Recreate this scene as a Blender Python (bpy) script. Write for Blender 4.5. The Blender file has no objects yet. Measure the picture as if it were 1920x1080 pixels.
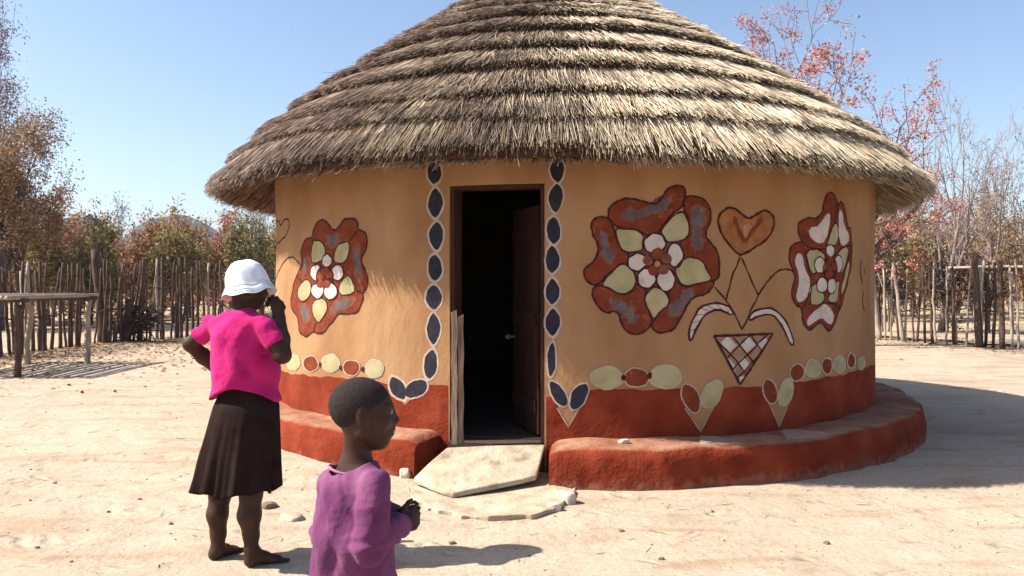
import bpy, bmesh, math, random
import numpy as np
from mathutils import Vector, geometry
R_ = math.radians
random.seed(7)
rng = np.random.default_rng(7)
S = bpy.context.scene
COL = S.collection

# ------------------------------------------------------------------ camera, sky, sun, exposure
F = 1500.0; HOR = 530.0; CAMZ = 1.5
cam_d = bpy.data.cameras.new("camera"); cam = bpy.data.objects.new("camera", cam_d); COL.objects.link(cam)
cam.location = (0, 0, CAMZ); cam.rotation_euler = (R_(90), 0, 0)
cam_d.sensor_width = 36; cam_d.lens = 36 * F / 1920; cam_d.shift_y = -10 / 1920
cam_d.clip_start = 0.05; cam_d.clip_end = 6000
S.camera = cam
SUN_EL, SUN_AZ = 46.0, -6.0            # azimuth: degrees behind the pure left
w = bpy.data.worlds.new("World"); S.world = w; w.use_nodes = True
nt = w.node_tree; bg = nt.nodes["Background"]
sky = nt.nodes.new("ShaderNodeTexSky"); sky.sky_type = 'NISHITA'; sky.sun_disc = False
sky.sun_elevation = R_(SUN_EL); sky.sun_rotation = R_(-90 + SUN_AZ)
sky.air_density = 1.0; sky.dust_density = 2.4; sky.ozone_density = 1.8; sky.altitude = 600
nt.links.new(sky.outputs[0], bg.inputs[0]); bg.inputs[1].default_value = 0.097
sd = bpy.data.lights.new("sun", 'SUN'); sd.energy = 5.0; sd.angle = R_(0.5); sd.color = (1, 0.94, 0.84)
sun = bpy.data.objects.new("sun", sd); COL.objects.link(sun)
tos = Vector((-math.cos(R_(SUN_EL)) * math.cos(R_(SUN_AZ)), math.cos(R_(SUN_EL)) * math.sin(R_(SUN_AZ)), math.sin(R_(SUN_EL))))
sun.rotation_euler = tos.to_track_quat('Z', 'Y').to_euler(); sun.location = (-20, 5, 30)
S.view_settings.view_transform = 'Standard'; S.view_settings.look = 'None'
S.view_settings.exposure = 1.1; S.view_settings.gamma = 1.0
S.render.engine = 'CYCLES'; S.cycles.max_bounces = 8; S.cycles.volume_bounces = 1

# ------------------------------------------------------------------ helpers
def at(px, py, d):
    return Vector(((px - 960) / F * d, d, CAMZ - (py - HOR) / F * d))
def on_ground(px, py, z=0.0):
    d = (CAMZ - z) * F / (py - HOR); return at(px, py, d)
def tag(o, label=None, cat=None, group=None, kind=None):
    if label: o['label'] = label
    if cat: o['category'] = cat
    if group: o['group'] = group
    if kind: o['kind'] = kind
    return o
def thing(name, loc, label, cat, group=None):
    o = bpy.data.objects.new(name, None); COL.objects.link(o); o.location = loc; o.empty_display_size = 0.2
    return tag(o, label, cat, group)
def link(name, me, mats, parent=None, smooth=True):
    o = bpy.data.objects.new(name, me); COL.objects.link(o)
    for m in (mats if isinstance(mats, (list, tuple)) else [mats]): me.materials.append(m)
    if smooth and len(me.polygons): me.polygons.foreach_set('use_smooth', np.ones(len(me.polygons), dtype=bool))
    if parent:
        o.parent = parent
        L = Vector(parent.location); p = parent.parent
        while p: L += p.location; p = p.parent
        o.location = -L                                   # geometry is in world coordinates
    return o
def mesh_np(name, V, Q):
    """V (n,3), Q (m,k) faces of one size"""
    V = np.ascontiguousarray(V, dtype=np.float32); Q = np.ascontiguousarray(Q, dtype=np.int32)
    me = bpy.data.meshes.new(name); m, k = Q.shape
    me.vertices.add(len(V)); me.vertices.foreach_set('co', V.ravel())
    me.loops.add(m * k); me.loops.foreach_set('vertex_index', Q.ravel())
    me.polygons.add(m); me.polygons.foreach_set('loop_start', np.arange(0, m * k, k, dtype=np.int32))
    me.update(calc_edges=True); return me
class MB:
    def __init__(s): s.v = []; s.f = []; s.mi = []
    def add(s, vs, fs, mi=0):
        b = len(s.v); s.v += [tuple(v) for v in vs]; s.f += [tuple(i + b for i in f) for f in fs]; s.mi += [mi] * len(fs)
    def tube(s, pts, rads, n=6, mi=0, cap=True):
        pts = [Vector(p) for p in pts]; vs = []; fs = []
        ref = Vector((0.31, 0.77, 0.2)).normalized()
        for i, p in enumerate(pts):
            t = (pts[min(i + 1, len(pts) - 1)] - pts[max(i - 1, 0)])
            t = t.normalized() if t.length > 1e-9 else Vector((0, 0, 1))
            a = t.cross(ref)
            a = a.normalized() if a.length > 1e-4 else t.orthogonal().normalized()
            b = t.cross(a)
            for k in range(n):
                q = 2 * math.pi * k / n
                vs.append(p + rads[i] * (math.cos(q) * a + math.sin(q) * b))
        for i in range(len(pts) - 1):
            for k in range(n):
                fs.append((i * n + k, i * n + (k + 1) % n, (i + 1) * n + (k + 1) % n, (i + 1) * n + k))
        if cap:
            fs.append(tuple(range(n))[::-1]); fs.append(tuple((len(pts) - 1) * n + k for k in range(n)))
        s.add(vs, fs, mi)
    def prism(s, poly, z0, z1, mi=0, zt=None):
        """polygon in xy (top may carry own z list)"""
        n = len(poly)
        vs = [(p[0], p[1], z0[i] if isinstance(z0, list) else z0) for i, p in enumerate(poly)] + [(p[0], p[1], z1[i] if isinstance(z1, list) else z1) for i, p in enumerate(poly)]
        fs = [tuple(range(n))[::-1], tuple(range(n, 2 * n))] + [(i, (i + 1) % n, n + (i + 1) % n, n + i) for i in range(n)]
        s.add(vs, fs, mi)
    def box(s, c, x, y, z, mi=0):
        """box from centre and three half-axis vectors"""
        c = Vector(c); x = Vector(x); y = Vector(y); z = Vector(z)
        vs = [c + a * x + b * y + d * z for a in (-1, 1) for b in (-1, 1) for d in (-1, 1)]
        s.add(vs, [(0, 1, 3, 2), (4, 6, 7, 5), (0, 4, 5, 1), (2, 3, 7, 6), (0, 2, 6, 4), (1, 5, 7, 3)], mi)
    def build(s, name, mats, parent=None, smooth=True):
        me = bpy.data.meshes.new(name); me.from_pydata(s.v, [], s.f); me.update()
        o = link(name, me, mats, parent, smooth)
        me.polygons.foreach_set('material_index', np.array(s.mi, dtype=np.int32))
        bm = bmesh.new(); bm.from_mesh(me); bmesh.ops.recalc_face_normals(bm, faces=bm.faces); bm.to_mesh(me); bm.free()
        return o
def bevel(o, wd, seg=2):
    m = o.modifiers.new("b", 'BEVEL'); m.width = wd; m.segments = seg; m.limit_method = 'ANGLE'; return o

# ------------------------------------------------------------------ materials
def mat(name, stops, scale=6, detail=6, rough=0.9, bump=None, island=False, bump2=None, spec=0.2, stretch=None, sheen=0, translucent=0, island_mix=1.0, distort=0.0):
    m = bpy.data.materials.new(name); m.use_nodes = True; n = m.node_tree; b = n.nodes["Principled BSDF"]
    b.inputs['Roughness'].default_value = rough; b.inputs['Specular IOR Level'].default_value = spec
    if sheen: b.inputs['Sheen Weight'].default_value = sheen
    tc = n.nodes.new("ShaderNodeTexCoord"); mp = n.nodes.new("ShaderNodeMapping"); n.links.new(tc.outputs['Object'], mp.inputs[0])
    if stretch: mp.inputs['Scale'].default_value = stretch
    r = n.nodes.new("ShaderNodeValToRGB"); e = r.color_ramp.elements
    while len(e) < len(stops): e.new(0.5)
    for i, (p, c) in enumerate(stops): e[i].position = p; e[i].color = (*c, 1)
    no = n.nodes.new("ShaderNodeTexNoise"); no.inputs['Scale'].default_value = scale; no.inputs['Detail'].default_value = detail
    no.inputs['Distortion'].default_value = distort
    n.links.new(mp.outputs[0], no.inputs['Vector'])
    if island:
        g = n.nodes.new("ShaderNodeNewGeometry")
        mx = n.nodes.new("ShaderNodeMix"); mx.inputs[0].default_value = island_mix
        n.links.new(no.outputs['Fac'], mx.inputs[2]); n.links.new(g.outputs['Random Per Island'], mx.inputs[3])
        n.links.new(mx.outputs[0], r.inputs[0])
    else: n.links.new(no.outputs['Fac'], r.inputs[0])
    n.links.new(r.outputs[0], b.inputs['Base Color'])
    last = None
    for bp in (bump, bump2):
        if not bp: continue
        n2 = n.nodes.new("ShaderNodeTexNoise"); n2.inputs['Scale'].default_value = bp[0]; n2.inputs['Detail'].default_value = 5
        n.links.new(mp.outputs[0], n2.inputs['Vector'])
        bu = n.nodes.new("ShaderNodeBump"); bu.inputs['Strength'].default_value = bp[1]; bu.inputs['Distance'].default_value = bp[2]
        n.links.new(n2.outputs['Fac'], bu.inputs['Height'])
        if last: n.links.new(last.outputs[0], bu.inputs['Normal'])
        n.links.new(bu.outputs[0], b.inputs['Normal']); last = bu
    if translucent:
        tr = n.nodes.new("ShaderNodeBsdfTranslucent"); ms = n.nodes.new("ShaderNodeMixShader"); ms.inputs[0].default_value = translucent
        n.links.new(r.outputs[0], tr.inputs[0]); n.links.new(b.outputs[0], ms.inputs[1]); n.links.new(tr.outputs[0], ms.inputs[2])
        n.links.new(ms.outputs[0], n.nodes["Material Output"].inputs[0])
    return m
def var(c, k=0.18): return [(0.32, tuple(x * (1 - k) for x in c)), (0.68, tuple(min(1, x * (1 + k)) for x in c))]
M = {}
M['wall'] = mat("ochre_plaster", [(0.25, (.255, .128, .058)), (0.5, (.315, .173, .083)), (0.75, (.375, .222, .116))], 2.2, 8, .95, (7, .5, .03), bump2=(60, .45, .006), spec=.1, stretch=(1, 1, .6))
M['inside'] = mat("dark_plaster", var((.06, .04, .03)), 5)  # plain dark colour for the inner wall faces and floor
M['redmud'] = mat("red_clay_plaster", [(0.28, (.14, .020, .009)), (0.5, (.185, .030, .0125)), (0.75, (.235, .047, .021))], 4, 8, .95, (9, .6, .03), bump2=(55, .5, .008), spec=.1)
M['p_red'] = mat("paint_rust", [(0.3, (.135, .026, .013)), (0.7, (.20, .047, .021))], 9, 6, .95, (60, .4, .005), spec=.1)
M['p_mid'] = mat("paint_dull_rust", var((.175, .062, .042), .25), 14, 6, .95, (60, .4, .005), spec=.1)
M['p_grey'] = mat("paint_slate", var((.115, .085, .085), .25), 14, 6, .95, (60, .4, .005), spec=.1)
M['p_green'] = mat("paint_pale_green", [(0.35, (.30, .265, .125)), (0.65, (.39, .345, .205))], 7, 5, .95, (60, .4, .005), spec=.1)
M['p_white'] = mat("paint_chalk", var((.50, .43, .385), .12), 9, 5, .95, (60, .4, .005), spec=.1)
M['p_line'] = mat("paint_maroon", var((.055, .016, .014), .3), 20, 5, .95, (60, .4, .005), spec=.1)
M['p_heart'] = mat("paint_heart", var((.27, .105, .04), .25), 12, 6, .95, (60, .4, .005), spec=.1)
M['p_pink'] = mat("paint_pink", var((.36, .18, .115), .2), 12, 6, .95, (60, .4, .005), spec=.1)
M['p_latt'] = mat("paint_lattice", var((.27, .16, .11), .2), 12, 6, .95, (60, .4, .005), spec=.1)
M['p_black'] = mat("paint_black", var((.020, .018, .028), .3), 20, 6, .8, (60, .4, .005), spec=.2)
M['p_edge'] = mat("paint_bead_edge", var((.42, .33, .27), .15), 12, 6, .95, (60, .4, .005), spec=.1)
M['wood_red'] = mat("dark_red_wood", var((.05, .018, .012), .4), 6, 6, .8, (25, .5, .01), stretch=(6, 6, .7))
M['wood_door'] = mat("dark_door_wood", var((.032, .011, .008), .4), 6, 6, .7, (25, .5, .01), stretch=(6, 6, .7))
M['wood_grey'] = mat("weathered_wood", [(0.3, (.16, .10, .07)), (0.7, (.36, .26, .19))], 7, 8, .9, (22, .7, .02), stretch=(5, 5, .6))
M['metal'] = mat("worn_metal", var((.10, .09, .085)), 20, 3, .5, spec=.6)
M['slab'] = mat("pale_stone", [(0.28, (.23, .17, .115)), (0.42, (.36, .29, .205)), (0.6, (.42, .35, .26)), (0.75, (.45, .39, .30))], 7, 10, .95, (11, .8, .025), bump2=(60, .6, .007))
M['apron'] = mat("worn_cement", [(0.3, (.29, .21, .145)), (0.5, (.40, .32, .23)), (0.7, (.45, .38, .29))], 6, 9, .95, (9, .8, .03), bump2=(50, .6, .008))
M['rock'] = mat("pale_rock", [(0.3, (.34, .27, .2)), (0.7, (.6, .52, .42))], 14, 8, .9, (30, .7, .02))
M['pebble'] = mat("dark_pebble", [(0.3, (.12, .08, .06)), (0.7, (.26, .19, .14))], 24, 6, .9, (60, .6, .01))

def mat_thatch(name, dark=1.0):
    m = bpy.data.materials.new(name); m.use_nodes = True; n = m.node_tree; b = n.nodes["Principled BSDF"]
    b.inputs['Roughness'].default_value = .75; b.inputs['Specular IOR Level'].default_value = .25
    g = n.nodes.new("ShaderNodeNewGeometry")
    def ramp(st):
        r = n.nodes.new("ShaderNodeValToRGB"); e = r.color_ramp.elements
        while len(e) < len(st): e.new(.5)
        for i, (p, c) in enumerate(st): e[i].position = p; e[i].color = (*[x * dark for x in c], 1)
        return r
    straw = ramp([(0, (.11, .065, .04)), (.25, (.36, .265, .175)), (.6, (.58, .475, .33)), (1, (.72, .63, .48))])
    grey = ramp([(0, (.06, .036, .028)), (.35, (.155, .10, .075)), (.75, (.27, .185, .14)), (1, (.44, .335, .265))])
    n.links.new(g.outputs['Random Per Island'], straw.inputs[0]); n.links.new(g.outputs['Random Per Island'], grey.inputs[0])
    # noise-warped blend: grey-brown tones take over to the left and toward the top
    sx = n.nodes.new("ShaderNodeSeparateXYZ"); n.links.new(g.outputs['Position'], sx.inputs[0])
    no = n.nodes.new("ShaderNodeTexNoise"); no.inputs['Scale'].default_value = 1.1; no.inputs['Detail'].default_value = 5
    n.links.new(g.outputs['Position'], no.inputs['Vector'])
    def math_(op, a, b_):
        q = n.nodes.new("ShaderNodeMath"); q.operation = op
        for i, v in enumerate((a, b_)):
            if isinstance(v, (int, float)): q.inputs[i].default_value = v
            else: n.links.new(v, q.inputs[i])
        return q.outputs[0]
    u = math_('MULTIPLY', sx.outputs['X'], -0.30)
    v = math_('MULTIPLY', math_('SUBTRACT', sx.outputs['Z'], 2.75), 0.22)
    t = math_('ADD', math_('ADD', u, v), math_('MULTIPLY', math_('SUBTRACT', no.outputs['Fac'], .5), 1.6))
    t = math_('ADD', t, 0.42)
    cl = n.nodes.new("ShaderNodeClamp"); n.links.new(t, cl.inputs[0])
    pt = n.nodes.new("ShaderNodeTexNoise"); pt.inputs['Scale'].default_value = 5; pt.inputs['Detail'].default_value = 6; n.links.new(g.outputs['Position'], pt.inputs['Vector'])
    pr = n.nodes.new("ShaderNodeMapRange"); n.links.new(pt.outputs['Fac'], pr.inputs[0]); pr.inputs[1].default_value = .32; pr.inputs[2].default_value = .62; pr.inputs[3].default_value = .5; pr.inputs[4].default_value = 1.18
    mx = n.nodes.new("ShaderNodeMix"); mx.data_type = 'RGBA'
    n.links.new(cl.outputs[0], mx.inputs[0]); n.links.new(straw.outputs[0], mx.inputs[6]); n.links.new(grey.outputs[0], mx.inputs[7])
    mm = n.nodes.new("ShaderNodeMix"); mm.data_type = 'RGBA'; mm.blend_type = 'MULTIPLY'; mm.inputs[0].default_value = 1
    n.links.new(mx.outputs[2], mm.inputs[6]); n.links.new(pr.outputs[0], mm.inputs[7]); n.links.new(mm.outputs[2], b.inputs['Base Color'])
    return m
M['thatch'] = mat_thatch("thatch_straw")
M['thatch_core'] = mat("thatch_core", [(0.3, (.03, .018, .012)), (0.7, (.08, .05, .034))], 30, 4, .95, (60, .8, .03), stretch=(1, 1, 1))  # dark colour paints in the shade lines at the butts of the courses
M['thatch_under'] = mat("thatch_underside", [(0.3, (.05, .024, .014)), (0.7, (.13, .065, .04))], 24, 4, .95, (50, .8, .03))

def wear(m, amt=.35, sc=17, col=(.30, .165, .08)):
    """thin patches where the plaster shows through the paint"""
    n = m.node_tree; b = n.nodes["Principled BSDF"]; src = b.inputs['Base Color'].links[0].from_socket
    g = n.nodes.new("ShaderNodeNewGeometry"); a = n.nodes.new("ShaderNodeTexNoise"); a.inputs['Scale'].default_value = sc; a.inputs['Detail'].default_value = 9; a.inputs['Roughness'].default_value = .65
    n.links.new(g.outputs['Position'], a.inputs['Vector'])
    r = n.nodes.new("ShaderNodeMapRange"); n.links.new(a.outputs['Fac'], r.inputs[0]); r.inputs[1].default_value = amt + .07; r.inputs[2].default_value = amt - .05; r.inputs[3].default_value = 0; r.inputs[4].default_value = .6
    x = n.nodes.new("ShaderNodeMix"); x.data_type = 'RGBA'; n.links.new(r.outputs[0], x.inputs[0]); n.links.new(src, x.inputs[6]); x.inputs[7].default_value = (*col, 1); n.links.new(x.outputs[2], b.inputs['Base Color'])
for k in ('p_red', 'p_mid', 'p_grey', 'p_green', 'p_white', 'p_heart', 'p_pink', 'p_edge'): wear(M[k])
wear(M['p_line'], .33, 30); wear(M['p_black'], .28, 20)
def dusty_foot(m, top=.10):
    """sand splashed on the foot of the clay"""
    n = m.node_tree; b = n.nodes["Principled BSDF"]; src = b.inputs['Base Color'].links[0].from_socket
    g = n.nodes.new("ShaderNodeNewGeometry"); s_ = n.nodes.new("ShaderNodeSeparateXYZ"); n.links.new(g.outputs['Position'], s_.inputs[0])
    a = n.nodes.new("ShaderNodeTexNoise"); a.inputs['Scale'].default_value = 16; a.inputs['Detail'].default_value = 9; n.links.new(g.outputs['Position'], a.inputs['Vector'])
    q = n.nodes.new("ShaderNodeMath"); q.operation = 'MULTIPLY_ADD'; n.links.new(a.outputs['Fac'], q.inputs[0]); q.inputs[1].default_value = -.26; n.links.new(s_.outputs['Z'], q.inputs[2])
    r = n.nodes.new("ShaderNodeMapRange"); n.links.new(q.outputs[0], r.inputs[0]); r.inputs[1].default_value = -.05; r.inputs[2].default_value = -.13; r.inputs[3].default_value = 0; r.inputs[4].default_value = .22
    x = n.nodes.new("ShaderNodeMix"); x.data_type = 'RGBA'; n.links.new(r.outputs[0], x.inputs[0]); n.links.new(src, x.inputs[6]); x.inputs[7].default_value = (.38, .29, .20, 1); n.links.new(x.outputs[2], b.inputs['Base Color'])
# ------------------------------------------------------------------ ground, hills
CX, CY, RW = 0.66, 9.54, 3.34
def gh(x, y):
    """ground height"""
    x = np.asarray(x, float); y = np.asarray(y, float)
    d = np.hypot(x, y)
    b = .10 * np.exp(-(((x + 3.2) / 2.6) ** 2 + ((y - 7.6) / 1.9) ** 2))
    und = .010 * np.sin(1.7 * x + .6 * y) * np.sin(1.1 * y - .5 * x) + .006 * np.sin(4.1 * x + 1.3) * np.sin(3.3 * y + .7 * x)
    far = .35 * np.sin(x * .05 + 1) * np.sin(y * .043) * np.clip((d - 22) / 40, 0, 1)
    return b + und * np.clip(d / 3, .3, 1) + far
def make_ground():
    n = 320
    t = np.linspace(-1, 1, n)
    a = 7.2; sx = np.sinh(a * t) / np.sinh(a)
    X, Y = np.meshgrid(sx * 1150, sx * 1150 + 6 * (1 - np.abs(t)), indexing='ij')
    Z = gh(X, Y)
    V = np.stack([X, Y, Z], -1).reshape(-1, 3)
    i = np.arange(n - 1)[:, None] * n + np.arange(n - 1)[None]
    Q = np.stack([i, i + n, i + n + 1, i + 1], -1).reshape(-1, 4)
    m = bpy.data.materials.new("dry_sand"); m.use_nodes = True; N = m.node_tree; b = N.nodes["Principled BSDF"]
    b.inputs['Roughness'].default_value = .95; b.inputs['Specular IOR Level'].default_value = .1
    tc = N.nodes.new("ShaderNodeNewGeometry")
    def noise(s, d=6, dist=0):
        q = N.nodes.new("ShaderNodeTexNoise"); q.inputs['Scale'].default_value = s; q.inputs['Detail'].default_value = d; q.inputs['Distortion'].default_value = dist
        N.links.new(tc.outputs['Position'], q.inputs['Vector']); return q.outputs['Fac']
    def ramp(src, st):
        r = N.nodes.new("ShaderNodeValToRGB"); e = r.color_ramp.elements
        while len(e) < len(st): e.new(.5)
        for k, (p, c) in enumerate(st): e[k].position = p; e[k].color = (*c, 1) if isinstance(c, tuple) else (c, c, c, 1)
        N.links.new(src, r.inputs[0]); return r.outputs[0]
    def mix(f, a_, b_, mode='MIX'):
        q = N.nodes.new("ShaderNodeMix"); q.data_type = 'RGBA'; q.blend_type = mode
        if isinstance(f, (int, float)): q.inputs[0].default_value = f
        else: N.links.new(f, q.inputs[0])
        N.links.new(a_, q.inputs[6]); N.links.new(b_, q.inputs[7]); return q.outputs[2]
    base = ramp(noise(.45, 8, .6), [(.3, (.335, .245, .175)), (.5, (.40, .318, .238)), (.7, (.42, .342, .258))])
    spots = ramp(noise(3.2, 9, .8), [(.28, (.29, .20, .14)), (.42, (.385, .303, .225)), (.7, (.42, .342, .262))])
    c = mix(.5, base, spots)
    fine = ramp(noise(38, 6), [(.33, .55), (.5, 1.0), (.8, 1.06)])
    mp = N.nodes.new("ShaderNodeMapping"); N.links.new(tc.outputs['Position'], mp.inputs[0]); mp.inputs['Rotation'].default_value = (0, 0, .18); mp.inputs['Scale'].default_value = (.5, 2.6, 1)
    sw = N.nodes.new("ShaderNodeTexNoise"); sw.inputs['Scale'].default_value = 1.5; sw.inputs['Detail'].default_value = 9; sw.inputs['Distortion'].default_value = .7; N.links.new(mp.outputs[0], sw.inputs['Vector'])
    c = mix(.7, c, ramp(sw.outputs['Fac'], [(.34, (.80, .70, .62)), (.48, (1., 1., 1.)), (.7, (1.06, 1.05, 1.03))]), 'MULTIPLY')
    c = mix(.4, c, fine, 'MULTIPLY')
    speck = ramp(noise(120, 3), [(.27, .5), (.36, 1.0)])
    c = mix(.5, c, speck, 'MULTIPLY')
    # beyond the yard: scrubby soil, browner
    ln = N.nodes.new("ShaderNodeSeparateXYZ"); N.links.new(tc.outputs['Position'], ln.inputs[0])
    mr = N.nodes.new("ShaderNodeMapRange"); N.links.new(ln.outputs['Y'], mr.inputs[0]); mr.inputs[1].default_value = 15; mr.inputs[2].default_value = 32; mr.inputs[3].default_value = 0; mr.inputs[4].default_value = .75
    far = ramp(noise(.8, 8), [(.35, (.22, .14, .08)), (.55, (.40, .29, .18)), (.7, (.5, .39, .26))])
    c = mix(mr.outputs[0], c, far)
    N.links.new(c, b.inputs['Base Color'])
    last = None
    for s, st, dd in ((2.2, .5, .09), (8, .4, .028), (24, .4, .012), (70, .5, .006), (160, .4, .003)):
        bu = N.nodes.new("ShaderNodeBump"); bu.inputs['Strength'].default_value = st; bu.inputs['Distance'].default_value = dd
        N.links.new(noise(s, 5, .5), bu.inputs['Height'])
        if last: N.links.new(last.outputs[0], bu.inputs['Normal'])
        last = bu
    vo = N.nodes.new("ShaderNodeTexVoronoi"); vo.inputs['Scale'].default_value = 2.3; vo.inputs['Randomness'].default_value = 1; mp2 = N.nodes.new("ShaderNodeMapping"); mp2.inputs['Rotation'].default_value = (0, 0, .5); mp2.inputs['Scale'].default_value = (1, 1.9, 1)
    wn = N.nodes.new("ShaderNodeTexNoise"); wn.inputs['Scale'].default_value = 1.3; N.links.new(tc.outputs['Position'], wn.inputs['Vector']); va = N.nodes.new("ShaderNodeVectorMath"); va.operation = 'ADD'; N.links.new(tc.outputs['Position'], va.inputs[0]); N.links.new(wn.outputs['Color'], va.inputs[1])
    N.links.new(va.outputs[0], mp2.inputs[0]); N.links.new(mp2.outputs[0], vo.inputs['Vector'])
    pit = ramp(vo.outputs['Distance'], [(.10, 0.0), (.22, .85), (.30, 1.0), (.42, .8)])
    bu = N.nodes.new("ShaderNodeBump"); bu.inputs['Strength'].default_value = .5; bu.inputs['Distance'].default_value = .03; N.links.new(pit, bu.inputs['Height']); N.links.new(last.outputs[0], bu.inputs['Normal']); last = bu
    N.links.new(last.outputs[0], b.inputs['Normal'])
    o = link('ground', mesh_np('ground', V, Q), m); tag(o, 'pale dry sandy ground of the yard', 'ground', kind='structure')
make_ground()
def make_hills():
    m = mat("hill_bush", [(0.35, (.035, .035, .028)), (0.65, (.07, .06, .045))], .03, 8, 1)
    hills = [(-420, 1000, 92, 62, 60), (-560, 1040, 70, 70, 62), (-330, 1060, 60, 40, 44), (-700, 1060, 150, 60, 46), (300, 1080, 200, 60, 30), (700, 1060, 160, 60, 38)]
    mb_v = []; mb_q = []; base = 0
    for (x, y, rx, ry, h) in hills:
        n = 48; t = np.linspace(-1.6, 1.6, n); A, B = np.meshgrid(t, t, indexing='ij')
        Z = h * 1.45 * np.exp(-((A ** 2 + B ** 2) * 1.1) ** 1.35) + 2.2 * np.sin(A * 9 + x) * np.cos(B * 8) * np.exp(-(A ** 2 + B ** 2)) + .8 * np.sin(A * 31) * np.cos(B * 27 + A * 9) - 3
        V = np.stack([x + A * rx, y + B * ry, Z], -1).reshape(-1, 3)
        i = np.arange(n - 1)[:, None] * n + np.arange(n - 1)[None]
        mb_q.append(np.stack([i, i + n, i + n + 1, i + 1], -1).reshape(-1, 4) + base); mb_v.append(V); base += len(V)
    o = link('hills', mesh_np('hills', np.concatenate(mb_v), np.concatenate(mb_q)), m); tag(o, 'low blue hazy hills on the horizon', 'hills', kind='structure')
make_hills()

# ------------------------------------------------------------------ the hut
hut = thing('thatched_hut', (CX, CY, 0), 'round mud hut with thatched cone roof and painted flower walls', 'hut')
def wrad(th, z):
    """wall radius: hand-plastered, a little out of round"""
    return RW + .006 * np.sin(5 * th + 1.1) * np.sin(2.1 * z) + .005 * np.sin(11 * th + 3.7 * z) + .003 * np.sin(23 * th - 5 * z)
def cyl(th, z, off=0.0):
    r = wrad(th, z) + off
    return (CX + r * math.sin(th), CY - r * math.cos(th), z)
def px2cyl(px, py):
    """photo pixel -> (angle, height) where its ray meets the wall"""
    u = (px - 960) / F
    a = u * u + 1; b = -2 * (u * CX + CY); c = CX * CX + CY * CY - RW * RW
    disc = max(b * b - 4 * a * c, 0); d = (-b - math.sqrt(disc)) / (2 * a)
    return math.atan2(u * d - CX, CY - d), CAMZ - (py - HOR) / F * d
TH_DL = px2cyl(843, 600)[0]; TH_DR = px2cyl(1021, 600)[0]
Z_FL, Z_DT, Z_WT = .245, px2cyl(930, 346)[1], 2.84
def make_wall():
    b = MB(); thick = .2
    def grid(t0, t1, z0, z1, nt_, nz, rf, flip):
        vs = []; fs = []
        for i in range(nt_ + 1):
            th = t0 + (t1 - t0) * i / nt_
            for j in range(nz + 1):
                z = z0 + (z1 - z0) * j / nz; r = rf(th, z); vs.append((CX + r * math.sin(th), CY - r * math.cos(th), z))
        for i in range(nt_):
            for j in range(nz):
                q = (i * (nz + 1) + j, (i + 1) * (nz + 1) + j, (i + 1) * (nz + 1) + j + 1, i * (nz + 1) + j + 1)
                fs.append(q if not flip else q[::-1])
        return vs, fs
    def solid(t0, t1, z0, z1, nt_, nz):
        b.add(*grid(t0, t1, z0, z1, nt_, nz, lambda t, z: float(wrad(t, z)), False), 0)
        b.add(*grid(t0, t1, z0, z1, nt_, nz, lambda t, z: RW - thick, True), 1)
        for t, fl in ((t0, False), (t1, True)):                      # jamb faces
            vs = []; 
            for j in range(nz + 1):
                z = z0 + (z1 - z0) * j / nz; r = float(wrad(t, z))
                vs += [(CX + r * math.sin(t), CY - r * math.cos(t), z), (CX + (RW - thick) * math.sin(t), CY - (RW - thick) * math.cos(t), z)]
            b.add(vs, [(2 * j, 2 * j + 1, 2 * j + 3, 2 * j + 2) for j in range(nz)], 0)
        for z in (z0, z1):
            vs = []
            for i in range(nt_ + 1):
                t = t0 + (t1 - t0) * i / nt_; r = float(wrad(t, z))
                vs += [(CX + r * math.sin(t), CY - r * math.cos(t), z), (CX + (RW - thick) * math.sin(t), CY - (RW - thick) * math.cos(t), z)]
            b.add(vs, [(2 * i, 2 * i + 1, 2 * i + 3, 2 * i + 2) for i in range(nt_)], 1)
    solid(TH_DR, TH_DL + 2 * math.pi, -.1, Z_WT, 480, 40)
    solid(TH_DL + .0004, TH_DR - .0004, Z_DT, Z_WT - .002, 10, 8)
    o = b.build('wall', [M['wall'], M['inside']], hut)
    return o
wall = make_wall()
fb = MB(); ring = [(CX + 3.13 * math.sin(t), CY - 3.13 * math.cos(t)) for t in np.linspace(0, 2 * math.pi, 64, endpoint=False)]
fb.prism(ring, .05, Z_FL); 
def radial_box(b, t0, t1, r0, r1, z0, z1, mi=0):
    p = [(CX + r * math.sin(t), CY - r * math.cos(t)) for t, r in ((t0, r0), (t1, r0), (t1, r1), (t0, r1))]
    b.prism(p, z0, z1, mi)
radial_box(fb, TH_DL + .001, TH_DR - .001, RW - .21, RW + .03, .0, Z_FL - .012)
fb.build('floor', M['inside'], hut, smooth=False)

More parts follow.
